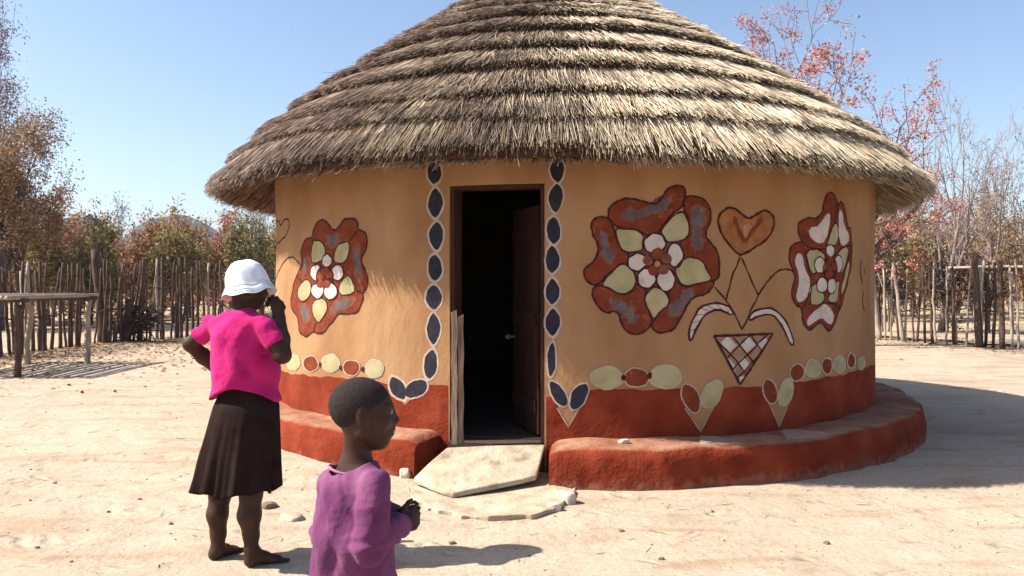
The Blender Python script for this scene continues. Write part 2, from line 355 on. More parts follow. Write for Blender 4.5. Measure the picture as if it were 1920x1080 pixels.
# ---- painted decoration, drawn on the wall surface
def smooth_closed(P, it=2):
    P = [Vector(p) for p in P]
    for _ in range(it):
        Q = []
        for i in range(len(P)):
            a, b_ = P[i], P[(i + 1) % len(P)]; Q += [a * .75 + b_ * .25, a * .25 + b_ * .75]
        P = Q
    return P
def smooth_open(P, it=2):
    P = [Vector(p) for p in P]
    for _ in range(it):
        Q = [P[0]]
        for i in range(len(P) - 1):
            a, b_ = P[i], P[i + 1]; Q += [a * .75 + b_ * .25, a * .25 + b_ * .75]
        P = Q + [P[-1]]
    return P
class Paint:
    """fills and strokes given in a crop's pixel frame, laid on the cylinder"""
    def __init__(s, org, scale): s.org = org; s.sc = scale; s.b = MB(); s.mats = []
    def mi(s, m):
        if m not in s.mats: s.mats.append(m)
        return s.mats.index(m)
    def tz(s, p): 
        t, z = px2cyl(s.org[0] + p[0] / s.sc, s.org[1] + p[1] / s.sc); a = t * RW
        return Vector((a + .0035 * math.sin(31 * z + 17 * a) + .0018 * math.sin(83 * z - 40 * a), z + .0035 * math.sin(37 * a + 11 * z + 1) + .0018 * math.sin(91 * a + 47 * z)))
    def fill(s, P, m, lay, sm=2):
        if sm: P = smooth_closed([Vector(p) for p in P], sm)
        P2 = [s.tz(p) for p in P]
        s.fill_tz(P2, m, lay)
    def fill_tz(s, P2, m, lay):
        Q = [P2[0]]
        for p in P2[1:]:
            if (p - Q[-1]).length > .004: Q.append(p)
        if (Q[0] - Q[-1]).length < .004: Q.pop()
        if len(Q) < 3: return
        xs = [p.x for p in Q]; ys = [p.y for p in Q]
        pts = list(Q); st = .035
        x = min(xs) + st / 2
        while x < max(xs):
            y = min(ys) + st / 2
            while y < max(ys): pts.append(Vector((x, y))); y += st
            x += st
        n = len(Q)
        r = geometry.delaunay_2d_cdt(pts, [(i, (i + 1) % n) for i in range(n)], [list(range(n))], 1, 1e-6)
        s.b.add([cyl(v.x / RW, v.y, .0016 + lay * .0006) for v in r[0]], [tuple(f) for f in r[2]], s.mi(m))
    def ell(s, c, rx, ry, m, lay, rot=0, line=None, lw=3, lens=False):
        P = []
        for k in range(28):
            q = 2 * math.pi * k / 28; x = rx * math.cos(q); y = ry * math.sin(q)
            if lens: x = rx * math.copysign(abs(math.cos(q)) ** 1.45, math.cos(q))
            P.append(Vector((c[0] + x * math.cos(rot) - y * math.sin(rot), c[1] + x * math.sin(rot) + y * math.cos(rot))))
        s.fill(P, m, lay, 0)
        if line: s.stroke(P + [P[0]], lw, line, lay + 1.5, 0)
    def stroke(s, P, wpx, m, lay, sm=2):
        P = smooth_open(P, sm) if sm else [Vector(p) for p in P]
        w_ = wpx * .0042 * .62
        Q = [s.tz(p) for p in P]; R2 = [Q[0]]
        for p in Q[1:]:
            dlen = (p - R2[-1]).length
            if dlen < .006: continue
            k = max(1, int(dlen / .03)); a = R2[-1].copy()
            for i in range(1, k + 1): R2.append(a.lerp(p, i / k))
        if len(R2) < 2: return
        vs = []
        for i, p in enumerate(R2):
            t = (R2[min(i + 1, len(R2) - 1)] - R2[max(0, i - 1)]); t.normalize(); nn = Vector((-t.y, t.x))
            ww = w_ * (1 + .22 * math.sin(i * 1.3 + p.x * 9) + .12 * math.sin(i * 3.1))
            for sgn in (-1, 1):
                q = p + nn * ww * sgn; vs.append(cyl(q.x / RW, q.y, .0016 + lay * .0006))
        s.b.add(vs, [(2 * i, 2 * i + 1, 2 * i + 3, 2 * i + 2) for i in range(len(R2) - 1)], s.mi(m))
    def outline(s, P, wpx, m, lay, sm=2):
        P = smooth_closed(P, sm); s.stroke(P + [P[0]], wpx, m, lay, 0)
    def done(s, name, label=None):
        o = s.b.build(name, [M[k] for k in s.mats], wall)
        if label: o['label'] = label
        return o
# big flower right of the door
p = Paint((1080, 330), 3.483)
petals = [
 [(215, 285), (205, 260), (215, 215), (265, 160), (330, 148), (400, 150), (460, 175), (510, 185), (545, 165), (580, 110), (625, 68), (675, 57), (715, 80), (722, 120), (700, 190), (640, 240), (575, 310), (548, 355), (545, 395), (480, 385), (440, 375), (380, 350), (300, 340), (240, 318)],
 [(705, 215), (700, 160), (730, 135), (780, 128), (840, 150), (880, 210), (885, 270), (860, 340), (845, 390), (880, 430), (920, 490), (940, 560), (938, 630), (915, 680), (880, 692), (850, 650), (820, 575), (760, 540), (700, 570), (670, 540), (680, 430), (735, 380), (745, 300), (720, 240)],
 [(100, 350), (98, 310), (130, 270), (175, 262), (215, 285), (240, 320), (260, 390), (275, 460), (340, 505), (350, 580), (290, 580), (230, 620), (180, 680), (130, 712), (80, 705), (50, 660), (55, 610), (110, 560), (150, 500), (145, 440), (110, 395)],
 [(105, 745), (125, 715), (170, 710), (230, 750), (310, 775), (370, 760), (390, 690), (460, 730), (445, 810), (470, 870), (495, 940), (485, 985), (440, 1025), (380, 1035), (320, 1010), (290, 960), (280, 890), (240, 885), (200, 895), (150, 860), (115, 800)],
 [(495, 965), (505, 930), (560, 880), (605, 800), (600, 740), (640, 660), (680, 715), (740, 725), (800, 700), (870, 685), (908, 695), (880, 745), (830, 775), (770, 790), (720, 840), (690, 920), (650, 985), (590, 1025), (540, 1025), (505, 1000)]]
p.ell((530, 570), 250, 235, 'p_mid', -.8)
for q in petals: p.fill(q, 'p_red', 0, 2)
for ln, wd in (([(330, 255), (420, 250), (520, 205), (590, 170)], 1), ([(800, 220), (795, 330), (780, 400), (800, 450)], 1), ([(175, 390), (200, 470), (215, 530)], 1), ([(255, 830), (335, 875), (370, 930)], 1), ([(730, 775), (680, 840), (640, 880)], 1)):
    L = smooth_open([Vector(q) for q in ln], 2)
    for rr, mm, ly in ((58, 'p_mid', .7), (42, 'p_grey', 1.4)):
        P1 = []; P2 = []
        for i, q in enumerate(L):
            t = (L[min(i + 1, len(L) - 1)] - L[max(0, i - 1)]).normalized(); nn = Vector((-t.y, t.x)); ww = rr * (.75 + .3 * math.sin(i * .7 + q.x))
            P1.append(q + nn * ww); P2.append(q - nn * ww)
        a, b_ = L[0], L[-1]
        p.fill(P1 + [b_ + (b_ - L[-2]).normalized() * rr] + P2[::-1] + [a + (a - L[1]).normalized() * rr], mm, ly, 1)
for q in petals: p.outline(q, 3.2, 'p_line', 2.4, 2)
leaves_ = [
 [(255, 340), (330, 345), (400, 355), (440, 390), (435, 440), (440, 490), (390, 492), (330, 500), (290, 480), (270, 420)],
 [(695, 225), (720, 260), (742, 320), (735, 380), (700, 425), (640, 430), (590, 430), (570, 390), (555, 360), (580, 310), (640, 260)],
 [(640, 610), (680, 560), (730, 530), (780, 530), (830, 560), (850, 615), (892, 684), (800, 700), (745, 720), (690, 710), (655, 665)],
 [(500, 935), (470, 870), (445, 800), (460, 760), (515, 720), (560, 740), (605, 790), (600, 840), (560, 880), (530, 910)],
 [(162, 712), (220, 640), (270, 585), (310, 575), (350, 595), (385, 630), (388, 700), (365, 755), (310, 772), (250, 755), (200, 730)]]
for q in leaves_: p.fill(q, 'p_green', 3, 1); p.outline(q, 2.6, 'p_line', 6, 1)
for c, rx, ry, ro in (((512, 440), 70, 66, 0), ((645, 515), 52, 80, -.1), ((585, 680), 58, 74, -.2), ((460, 670), 62, 64, 0), ((398, 562), 60, 58, 0)):
    p.ell(c, rx, ry, 'p_white', 5, ro, 'p_line', 2.8)
p.ell((527, 565), 70, 72, 'p_line', 8)
for c, rr in (((527, 508), 38), ((590, 543), 34), ((568, 612), 33), ((503, 617), 35), ((465, 553), 33)): p.ell(c, rr, rr, 'p_red' if rr > 34 else 'p_mid', 9.3)
p.ell((527, 572), 20, 20, 'p_pink', 9.3)
p.done('painted_flower', 'large five petalled rust and grey flower painted right of the door')
# heart, stems, leaves and pot
p = Paint((1280, 340), 2.7)
H = [(292, 380), (240, 320), (195, 265), (178, 205), (195, 155), (240, 130), (285, 145), (320, 185), (345, 190), (375, 165), (415, 145), (450, 165), (465, 210), (450, 265), (400, 315), (340, 350), (305, 370)]
p.fill(H, 'p_heart', 0, 2); p.fill([(310, 215), (340, 220), (360, 240), (330, 290), (310, 270)], 'p_pink', .8, 1)
p.stroke([(262, 180), (285, 240), (310, 300), (330, 295), (365, 235), (405, 185)], 7, 'p_red', 1.5, 2)
p.outline(H, 3.6, 'p_line', 3, 2)
p.done('painted_heart', 'orange heart painted on two crossing stems')
p = Paint((1280, 340), 2.7)
for L in ([(294, 385), (270, 430), (240, 510), (220, 595)], [(300, 390), (330, 470), (382, 572)], [(160, 535), (220, 600), (265, 685), (298, 752)], [(298, 752), (340, 660), (385, 570), (430, 505), (480, 455), (520, 440), (560, 455), (580, 490)]):
    p.stroke(L, 2.6, 'p_line', 3, 2)
LA = [(30, 815), (30, 760), (50, 690), (90, 635), (150, 615), (225, 625), (248, 655), (248, 678), (200, 655), (150, 650), (105, 680), (70, 740), (45, 795)]
LB = [(335, 680), (370, 650), (430, 640), (480, 655), (520, 700), (545, 760), (567, 825), (548, 830), (535, 800), (510, 740), (475, 690), (430, 670), (380, 685), (335, 704)]
for L in (LA, LB): p.fill(L, 'p_white', 0, 1); p.outline(L, 3.2, 'p_line', 3, 1)
for k in range(9):
    t = k / 8; i = t * 5; a = int(i) if i < 5 else 4; fr = i - a
    o_ = Vector(LA[a + 1]).lerp(Vector(LA[a + 2]), fr) if a < 5 else Vector(LA[6]); j_ = Vector(LA[11 - min(a, 3)]).lerp(Vector(LA[10 - min(a, 3)]), fr)
    p.stroke([o_, o_.lerp(j_, .8)], 1.0, 'p_mid', 1.2, 0)
p.done('painted_stems', 'dark stems and drooping white leaves painted above the pot')
p = Paint((1280, 340), 2.7)
T = [(155, 780), (455, 772), (290, 1030)]
p.fill(T, 'p_latt', 0, 0)
for q in ([(222, 785), (270, 830), (232, 870), (185, 820)], [(325, 780), (370, 825), (325, 870), (285, 828)], [(305, 885), (337, 925), (305, 965), (275, 920)], [(412, 785), (430, 805), (395, 858), (374, 826)], [(222, 888), (262, 932), (266, 978)], [(285, 985), (315, 985), (290, 1022)]):
    p.fill(q, 'p_white', .8, 0)
for L in ([(240, 778), (285, 828), (325, 880), (362, 922)], [(345, 775), (375, 825), (402, 862)], [(168, 800), (235, 872), (275, 918), (322, 978)], [(340, 778), (285, 828), (240, 878), (222, 892)], [(428, 774), (375, 826), (325, 880), (275, 920), (252, 958)], [(402, 860), (335, 935), (272, 1000)]):
    p.stroke(L, 2.6, 'p_line', 3, 1)
p.stroke(T + [T[0]], 4.0, 'p_line', 4.5, 0)
p.done('painted_pot', 'triangular lattice pot painted below the stems')
# narrow flower at the right edge
p = Paint((1280, 340), 2.7)
O = [(605, 310), (580, 270), (580, 215), (615, 185), (665, 190), (700, 170), (710, 100), (735, 55), (765, 60), (778, 100), (786, 125), (797, 100), (812, 112), (820, 150), (825, 200), (835, 235), (848, 240), (850, 290), (855, 350), (850, 430), (835, 500), (820, 560), (802, 640), (790, 660), (775, 720), (745, 768), (725, 740), (700, 705), (670, 740), (640, 755), (610, 720), (605, 660), (598, 640), (575, 630), (555, 580), (560, 530), (575, 480), (550, 430), (535, 380), (545, 330), (575, 310)]
p.fill(O, 'p_red', 0, 2)
for q in ([(640, 240), (690, 225), (725, 165), (738, 190), (715, 300), (680, 305), (650, 280)], [(790, 160), (805, 165), (812, 230), (835, 265), (830, 300), (800, 320), (785, 260)], [(580, 380), (605, 385), (615, 450), (645, 500), (640, 560), (600, 600), (580, 585), (590, 520), (595, 470), (570, 420)], [(640, 690), (690, 650), (720, 625), (760, 670), (755, 715), (735, 720), (705, 685), (660, 720), (642, 725)]):
    c_ = sum((Vector(a) for a in q), Vector((0, 0))) / len(q); p.fill([c_ + (Vector(a) - c_) * 1.16 for a in q], 'p_white', 1.2, 1)
p.fill([(835, 400), (840, 440), (820, 530), (805, 580), (800, 540), (820, 470)], 'p_green', 1.2, 1)
p.outline(O, 3.0, 'p_line', 3, 2)
for L in ([(778, 100), (770, 200), (720, 330)], [(785, 120), (780, 240), (785, 325)], [(605, 310), (640, 340), (720, 345)], [(620, 345), (630, 430), (655, 500), (625, 625), (600, 650)], [(850, 325), (790, 335)], [(850, 350), (800, 480), (795, 640)], [(640, 625), (720, 610), (790, 630)]):
    p.stroke(L, 2.4, 'p_line', 3.6, 1)
for q in ([(620, 345), (690, 345), (720, 380), (690, 440), (660, 475), (640, 440)], [(770, 200), (785, 260), (770, 330), (745, 320), (720, 330), (745, 250)], [(835, 330), (825, 400), (800, 470), (780, 460), (770, 390), (790, 340)], [(660, 500), (710, 560), (720, 600), (690, 625), (640, 625)], [(790, 500), (785, 560), (780, 620), (740, 610), (735, 580), (770, 510)]):
    p.fill(q, 'p_green', 4.4, 1); p.outline(q, 2.2, 'p_line', 5.6, 1)
for c, rx, ry in (((740, 352), 20, 32), ((690, 425), 25, 42), ((780, 420), 22, 44), ((702, 525), 25, 40), ((750, 530), 22, 40)): p.ell(c, rx, ry, 'p_white', 6.6, 0, 'p_line', 2.2)
p.ell((740, 440), 36, 60, 'p_line', 9)
for c, rr in (((740, 402), 17), ((720, 432), 17), ((760, 430), 16), ((735, 472), 18), ((742, 442), 10)): p.ell(c, rr, rr * 1.15, 'p_red', 10, 0)
for L in ([(905, 400), (898, 460), (908, 520)], [(912, 560), (905, 610), (915, 655)], [(915, 430), (922, 470)]): p.stroke(L, 3, 'p_line', 3, 1)
p.done('painted_flower', 'narrow rust and white flower painted near the right edge of the wall')
# flower left of the door
p = Paint((480, 380), 2.842)
O = [(300, 190), (305, 140), (330, 95), (370, 92), (395, 130), (415, 155), (440, 130), (475, 85), (525, 80), (550, 115), (545, 150), (580, 150), (600, 190), (590, 250), (560, 300), (575, 345), (595, 400), (590, 450), (565, 480), (565, 530), (540, 580), (500, 597), (445, 585), (410, 630), (370, 690), (330, 702), (312, 680), (290, 705), (260, 715), (230, 690), (228, 640), (220, 600), (190, 570), (190, 510), (205, 440), (220, 390), (250, 330), (240, 280), (250, 215), (280, 185)]
p.fill(O, 'p_red', 0, 2)
for q in ([(350, 150), (400, 175), (450, 155), (470, 200), (400, 260), (370, 215)], [(515, 220), (565, 210), (555, 300), (575, 410), (540, 440), (510, 330)], [(265, 260), (292, 300), (270, 380), (240, 390)], [(470, 490), (545, 500), (500, 560), (420, 590), (390, 610), (400, 540)], [(215, 530), (290, 540), (300, 620), (260, 660), (245, 610)]):
    p.fill(q, 'p_mid', .8, 2); c_ = sum((Vector(a) for a in q), Vector((0, 0))) / len(q); p.fill([c_ + (Vector(a) - c_) * .62 for a in q], 'p_grey', 1.5, 2)
p.outline(O, 3.0, 'p_line', 3, 2)
for L in ([(300, 190), (305, 215)], [(545, 150), (500, 208)], [(565, 480), (530, 468)], [(312, 680), (322, 640)], [(220, 390), (245, 420)]): p.stroke(L, 2.6, 'p_line', 3.5, 0)
for q, c in (([(300, 205), (345, 200), (372, 250), (360, 300), (320, 325), (293, 310)], 'p_green'), ([(503, 208), (495, 290), (455, 332), (413, 310), (420, 250), (450, 215)], 'p_green'), ([(532, 465), (500, 380), (470, 400), (440, 450), (450, 490), (495, 495)], 'p_green'), ([(275, 400), (300, 440), (285, 510), (250, 532), (222, 500), (235, 440)], 'p_green'), ([(332, 645), (303, 590), (305, 530), (340, 505), (380, 520), (385, 570), (358, 620)], 'p_green')):
    p.fill(q, c, 4, 1); p.outline(q, 2.2, 'p_line', 5.4, 1)
for c, rx, ry in (((378, 310), 28, 34), ((320, 372), 30, 42), ((435, 372), 34, 42), ((330, 470), 34, 42), ((400, 472), 36, 44)): p.ell(c, rx, ry, 'p_white', 6.4, 0, 'p_line', 2.6)
p.ell((368, 395), 48, 56, 'p_line', 9)
for c, rr in (((370, 362), 18), ((344, 392), 19), ((394, 384), 17), ((380, 432), 19), ((346, 434), 19)): p.ell(c, rr, rr * 1.1, 'p_red', 10, 0)
p.done('painted_flower', 'rust and white flower painted left of the door, half in sun')
p = Paint((480, 380), 2.842)
p.stroke([(110, 222), (95, 150), (103, 102), (124, 94), (132, 130), (150, 90), (170, 84), (178, 118), (160, 180), (110, 222)], 3, 'p_line', 2, 2)
p.stroke([(110, 222), (95, 300), (92, 330)], 2.6, 'p_line', 2, 1); p.stroke([(75, 60), (66, 180), (58, 300)], 4, 'p_line', 2, 1); p.stroke([(92, 120), (82, 230), (75, 310)], 2.4, 'p_line', 2, 1)
p.stroke([(95, 440), (120, 360), (160, 300), (195, 285), (225, 310), (240, 335)], 2.6, 'p_line', 2, 2)
p.done('painted_heart', 'small outlined heart painted at the left edge of the wall')
# bead chains beside the door
def chain(items, label):
    for (x, y, rx, ry, ro) in items:
        p = Paint((740, 280), 1.588); v = ry > rx
        p.ell((x, y), rx + 5.5, ry + (9 if v else 5), 'p_edge', 0, ro, lens=v); p.ell((x, y), rx, ry, 'p_black', 2, ro, lens=v)
        p.done('painted_bead')
chain([(118, 68, 20, 36, 0), (122, 160, 21, 44, 0), (125, 258, 21, 41, 0), (122, 353, 21, 39, 0), (117, 440, 23, 36, 0), (115, 535, 19, 47, .03), (105, 640, 20, 44, .12), (62, 713, 36, 23, -.55), (8, 712, 22, 36, -.5)], 'chain of black beads painted down the left side of the doorway')
chain([(484, 62, 20, 38, 0), (480, 145, 21, 41, .08), (473, 242, 21, 41, 0), (470, 328, 21, 39, 0), (470, 423, 20, 39, 0), (471, 515, 21, 41, 0), (467, 625, 12, 51, .04), (487, 727, 40, 19, 1.05), (548, 735, 42, 21, -1.1)], 'chain of black beads painted down the right side of the doorway')
# red clay dado with notches
def dado_top(t):
    """height of the red band at angle t"""
    d = math.degrees(t)
    return .66 + .012 * math.sin(t * 9) - .05 * max(0, (abs(d) - 60) / 30 if abs(d) < 90 else 1)
notch = []
for (l, tip, r, yb) in (((95, 262), (135, 335), (178, 262), 0), ((590, 250), (655, 352), (730, 210), 0), ((905, 200), (962, 335), (1012, 200), 0)):
    q = [px2cyl(1000 + a / 2.087, 640 + b_ / 2.087) for a, b_ in (l, tip, r)]; notch.append(q)
q = [px2cyl(480 + a / 2.842, 380 + b_ / 2.842) for a, b_ in ((730, 1000), (790, 1080), (880, 985))]; notch.append(q)
tops = sorted([px2cyl(1000 + a / 2.087, 640 + b_ / 2.087) for a, b_ in ((40, 225), (215, 186), (560, 186), (745, 182), (900, 176), (1015, 160), (1310, 100))])
def band(t0, t1):
    n = int(abs(t1 - t0) * RW / .012); b = MB(); vs = []; fs = []; nz = 7
    for i in range(n + 1):
        t = t0 + (t1 - t0) * i / n
        tt = (t + math.pi) % (2 * math.pi) - math.pi
        if tops[0][0] <= tt <= tops[-1][0]: h = float(np.interp(tt, [q[0] for q in tops], [q[1] for q in tops]))
        elif tt < 0: 
            qs = [px2cyl(480 + a / 2.842, 380 + b_ / 2.842) for a, b_ in ((160, 905), (480, 935), (720, 965), (1000, 972))]
            h = float(np.interp(tt, [q[0] for q in qs], [q[1] for q in qs]))
        else: h = tops[-1][1]
        h += .006 * math.sin(t * 40) + .004 * math.sin(t * 97)
        for (a, tp, c_) in notch:
            if a[0] < tt < c_[0]:
                hh = np.interp(tt, [a[0], tp[0], c_[0]], [a[1], tp[1], c_[1]]); h = min(h, float(hh))
        for j in range(nz + 1):
            z = -.08 + (h + .08) * j / nz; vs.append(cyl(t, z, .0011 if j < nz else .0004))
    for i in range(n):
        for j in range(nz): fs.append((i * (nz + 1) + j, (i + 1) * (nz + 1) + j, (i + 1) * (nz + 1) + j + 1, i * (nz + 1) + j + 1))
    b.add(vs, fs); return b
band(TH_DR + .004, TH_DL + 2 * math.pi - .004).build('painted_band', M['redmud'], wall)
def bead(c_, rx, ry, m, ro=0, lay=6, dots=()):
    p = Paint(ORG, SCL); p.ell(c_, rx + 5, ry + 5, 'p_edge', lay, ro); p.ell(c_, rx, ry, m, lay + 1.6, ro)
    for d in dots: p.ell(d, 9, 13, 'p_line', lay + 3)
    p.done('painted_bead')
ORG, SCL = (1000, 640), 2.087
for a, b_, tip in (((95, 262), (178, 262), (135, 335)), ((590, 262), (728, 215), (655, 352)), ((905, 210), (1012, 205), (962, 335))):
    p = Paint(ORG, SCL); p.stroke([a, tip, b_], 1.4, 'p_edge', 6, 0); p.done('painted_notch_line')
bead((288, 142), 62, 42, 'p_green'); bead((516, 138), 60, 44, 'p_green'); bead((403, 142), 47, 35, 'p_red', dots=((350, 140), (455, 133)))
bead((615, 222), 30, 58, 'p_red', -.42); bead((697, 207), 34, 56, 'p_green', .5)
bead((923, 195), 23, 48, 'p_red', -.3); bead((985, 198), 25, 52, 'p_green', .25)
bead((1030, 122), 28, 31, 'p_red', .4); bead((1095, 106), 28, 32, 'p_green'); bead((1152, 97), 18, 30, 'p_red'); bead((1200, 89), 20, 30, 'p_green'); bead((1245, 76), 13, 27, 'p_red'); bead((1284, 86), 10, 22, 'p_green')
ORG, SCL = (480, 380), 2.842
bead((295, 858), 38, 40, 'p_red', dots=((346, 862),)); bead((400, 855), 46, 46, 'p_green'); bead((510, 880), 42, 40, 'p_red', dots=((452, 877), (570, 888))); bead((632, 885), 46, 46, 'p_green'); bead((200, 850), 34, 40, 'p_green')

# ---- clay bench round the foot of the wall
def bench(t0, t1, zt0, zt1, seed):
    b = MB(); n = int(abs(t1 - t0) * 3.84 / .035); rs = np.random.default_rng(seed); ph = rs.uniform(0, 6, 8)
    vs = []; prof = [(0, -.15), (0, .0), (0, .5), (.004, .75), (.02, .92), (.06, 1.0), (.14, 1.0), (.30, 1.0), (.52, 1.0)]
    npf = len(prof)
    for i in range(n + 1):
        t = t0 + (t1 - t0) * i / n; e = min(i, n - i) / 2.5; rin = RW - .02
        zt = zt0 + (zt1 - zt0) * i / n + .010 * math.sin(t * 9 + 1) + .006 * math.sin(t * 31 + 2)
        ro = 3.765 + .018 * math.sin(t * 7 + ph[2]) + .010 * math.sin(t * 19 + ph[3]) + .005 * math.sin(t * 55)
        if e < 1: zt -= .035 * (1 - e) ** 2
        for k, (a, z) in enumerate(prof):
            r = ro - a + .010 * math.sin(t * 71 + a * 60 + ph[5]) * math.sin(t * 23 + z * 3) if k < npf - 1 else rin
            if z < .8: r += .03 * (.8 - z) * .6 + .006 * math.sin(t * 43 + z * 9 + ph[4])
            zz = zt * z if z >= 0 else -.15
            zz += (.004 * math.sin(t * 37 + a * 30) if k > 4 else 0)
            vs.append((CX + r * math.sin(t), CY - r * math.cos(t), zz))
    fs = [(i * npf + k, (i + 1) * npf + k, (i + 1) * npf + k + 1, i * npf + k + 1) for i in range(n) for k in range(npf - 1)]
    b.add(vs, fs)
    for i in (0, n):                                         # end faces
        base = [vs[i * npf + k] for k in range(npf)] + [(vs[i * npf + npf - 1][0], vs[i * npf + npf - 1][1], -.15)]
        b.add(base, [tuple(range(len(base)))])
    return b
def mat_bench():
    m = mat("bench_clay", [(0.28, (.14, .020, .009)), (0.5, (.185, .030, .0125)), (0.75, (.235, .047, .021))], 4, 8, .95, (10, .7, .035), bump2=(55, .6, .01), spec=.1)
    n = m.node_tree; b = n.nodes["Principled BSDF"]; src = b.inputs['Base Color'].links[0].from_socket
    g = n.nodes.new("ShaderNodeNewGeometry"); sx = n.nodes.new("ShaderNodeSeparateXYZ"); n.links.new(g.outputs['Normal'], sx.inputs[0])
    no = n.nodes.new("ShaderNodeTexNoise"); no.inputs['Scale'].default_value = 5; no.inputs['Detail'].default_value = 8; n.links.new(g.outputs['Position'], no.inputs['Vector'])
    a = n.nodes.new("ShaderNodeMapRange"); n.links.new(sx.outputs['Z'], a.inputs[0]); a.inputs[1].default_value = .75; a.inputs[2].default_value = 1.0
    r = n.nodes.new("ShaderNodeMapRange"); n.links.new(no.outputs['Fac'], r.inputs[0]); r.inputs[1].default_value = .3; r.inputs[2].default_value = .62; r.inputs[3].default_value = .25; r.inputs[4].default_value = .95
    q = n.nodes.new("ShaderNodeMath"); q.operation = 'MULTIPLY'; n.links.new(a.outputs[0], q.inputs[0]); n.links.new(r.outputs[0], q.inputs[1])
    mx = n.nodes.new("ShaderNodeMix"); mx.data_type = 'RGBA'; n.links.new(q.outputs[0], mx.inputs[0]); n.links.new(src, mx.inputs[6]); mx.inputs[7].default_value = (.33, .19, .12, 1)
    n.links.new(mx.outputs[2], b.inputs['Base Color']); return m
M['bench'] = mat_bench(); dusty_foot(M['bench'])
TB_R, TB_L = R_(-6.0), R_(-21.8)
br = bench(TB_R, R_(176), .285, .33, 1).build('bench', M['bench'], hut); br['label'] = 'curved red clay bench right of the doorway'
bl = bench(R_(-176), TB_L, .34, .31, 2).build('bench', M['bench'], hut); bl['label'] = 'curved red clay bench left of the doorway'
# pale painted triangles on the bench top
tm = mat("paint_bench_pale", var((.32, .215, .16), .2), 10, 6, .95, (60, .4, .005))
for tri in ([(655, 352), (885, 408), (650, 425)], [(962, 335), (1205, 362), (1000, 390)]):
    d0 = [at(1000 + a / 2.087, 640 + c_ / 2.087, (CAMZ - .297) * F / (640 + c_ / 2.087 - HOR)) for a, c_ in tri]
    b = MB(); n = 14; vs = []; idx = {}
    for i in range(n + 1):
        for j in range(n + 1 - i):
            q = d0[0] * (1 - (i + j) / n) + d0[1] * (i / n) + d0[2] * (j / n); idx[i, j] = len(vs)
            t = math.atan2(q.x - CX, CY - q.y); 
            r_ = min(math.hypot(q.x - CX, CY - q.y), 3.685); q = Vector((CX + r_ * math.sin(t), CY - r_ * math.cos(t), 0))
            vs.append((q.x, q.y, .285 + (.045) * (t - TB_R) / (R_(176) - TB_R) + .010 * math.sin(t * 9 + 1) + .006 * math.sin(t * 31 + 2) + .0075 - .02 * max(0, (r_ - 3.60) / .10) ** 2))
    fs = []
    for i in range(n):
        for j in range(n - i):
            fs.append((idx[i, j], idx[i + 1, j], idx[i, j + 1]))
            if i + j < n - 1: fs.append((idx[i + 1, j], idx[i + 1, j + 1], idx[i, j + 1]))
    b.add(vs, fs); b.build('painted_triangle', tm, br)

# ---- door, frame, plank
dr = MB()
pr = at(1019, 600, 6.25)
def polar(t, r): return Vector((CX + r * math.sin(t), CY - r * math.cos(t), 0))
f = MB()
for t, s in ((TH_DL, 1), (TH_DR, -1)):
    radial_box(f, t + s * .001, t + s * .010, RW - .17, RW - .012 if s > 0 else RW - .03, Z_FL, Z_DT - .002)
radial_box(f, TH_DL + .0105, TH_DR - .0105, RW - .16, RW - .02, Z_DT - .028, Z_DT - .003)
f.build('door_frame', M['wood_red'], hut, smooth=False)
pk = MB()
for k, (x0, x1, d) in enumerate(((846, 857, 6.21), (858.5, 869, 6.235))):
    a = at(x0, 0, d); c_ = at(x1, 0, d); zt = [1.27, 1.235][k]
    n = 10
    vs = []
    for i in range(n + 1):
        z = Z_FL + (zt - Z_FL) * i / n; wob = .004 * math.sin(i * 1.7 + k * 2)
        vs += [(a.x + wob, a.y, z), (c_.x + wob, c_.y, z + (.02 if i == n else 0)), (c_.x + wob, c_.y + .03, z), (a.x + wob, a.y + .03, z)]
    fs = [(4 * i + j, 4 * i + (j + 1) % 4, 4 * i + 4 + (j + 1) % 4, 4 * i + 4 + j) for i in range(n) for j in range(4)] + [(0, 1, 2, 3), (4 * n, 4 * n + 1, 4 * n + 2, 4 * n + 3)]
    pk.add(vs, fs)
pk.build('jamb_plank', M['wood_grey'], hut, smooth=False)
hinge = Vector((at(1013, 0, 6.45).x, 6.45, 0)); free = Vector((at(966, 0, 7.05).x, 7.05, 0))
ax = (free - hinge).normalized(); nn = Vector((-ax.y, ax.x, 0)); wid = (free - hinge).length
for k in range(4):
    a = hinge + ax * (wid * k / 4 + .002); c_ = hinge + ax * (wid * (k + 1) / 4 - .002); m_ = (a + c_) / 2
    dr.box((m_.x, m_.y, 1.20), ax * ((c_ - a).length / 2), nn * .016, Vector((0, 0, .925)))
for z in (.5, 1.2, 1.9):
    m_ = hinge + ax * wid / 2 + nn * .027; dr.box((m_.x, m_.y, z), ax * (wid / 2 - .03), nn * .011, Vector((0, 0, .05)))
door = dr.build('door', M['wood_door'], hut, smooth=False)
kb = MB(); q = free - ax * .05 + nn * .02; kb.tube([(q.x, q.y, 1.03), (q.x + nn.x * .05, q.y + nn.y * .05, 1.03)], [.012, .012], 8); kb.tube([(q.x + nn.x * .05, q.y + nn.y * .05, 1.03), (q.x + nn.x * .06, q.y + nn.y * .06, 1.03), (q.x + nn.x * .085, q.y + nn.y * .085, 1.03)], [.02, .028, .015], 10)
kb.build('handle', M['metal'], door)

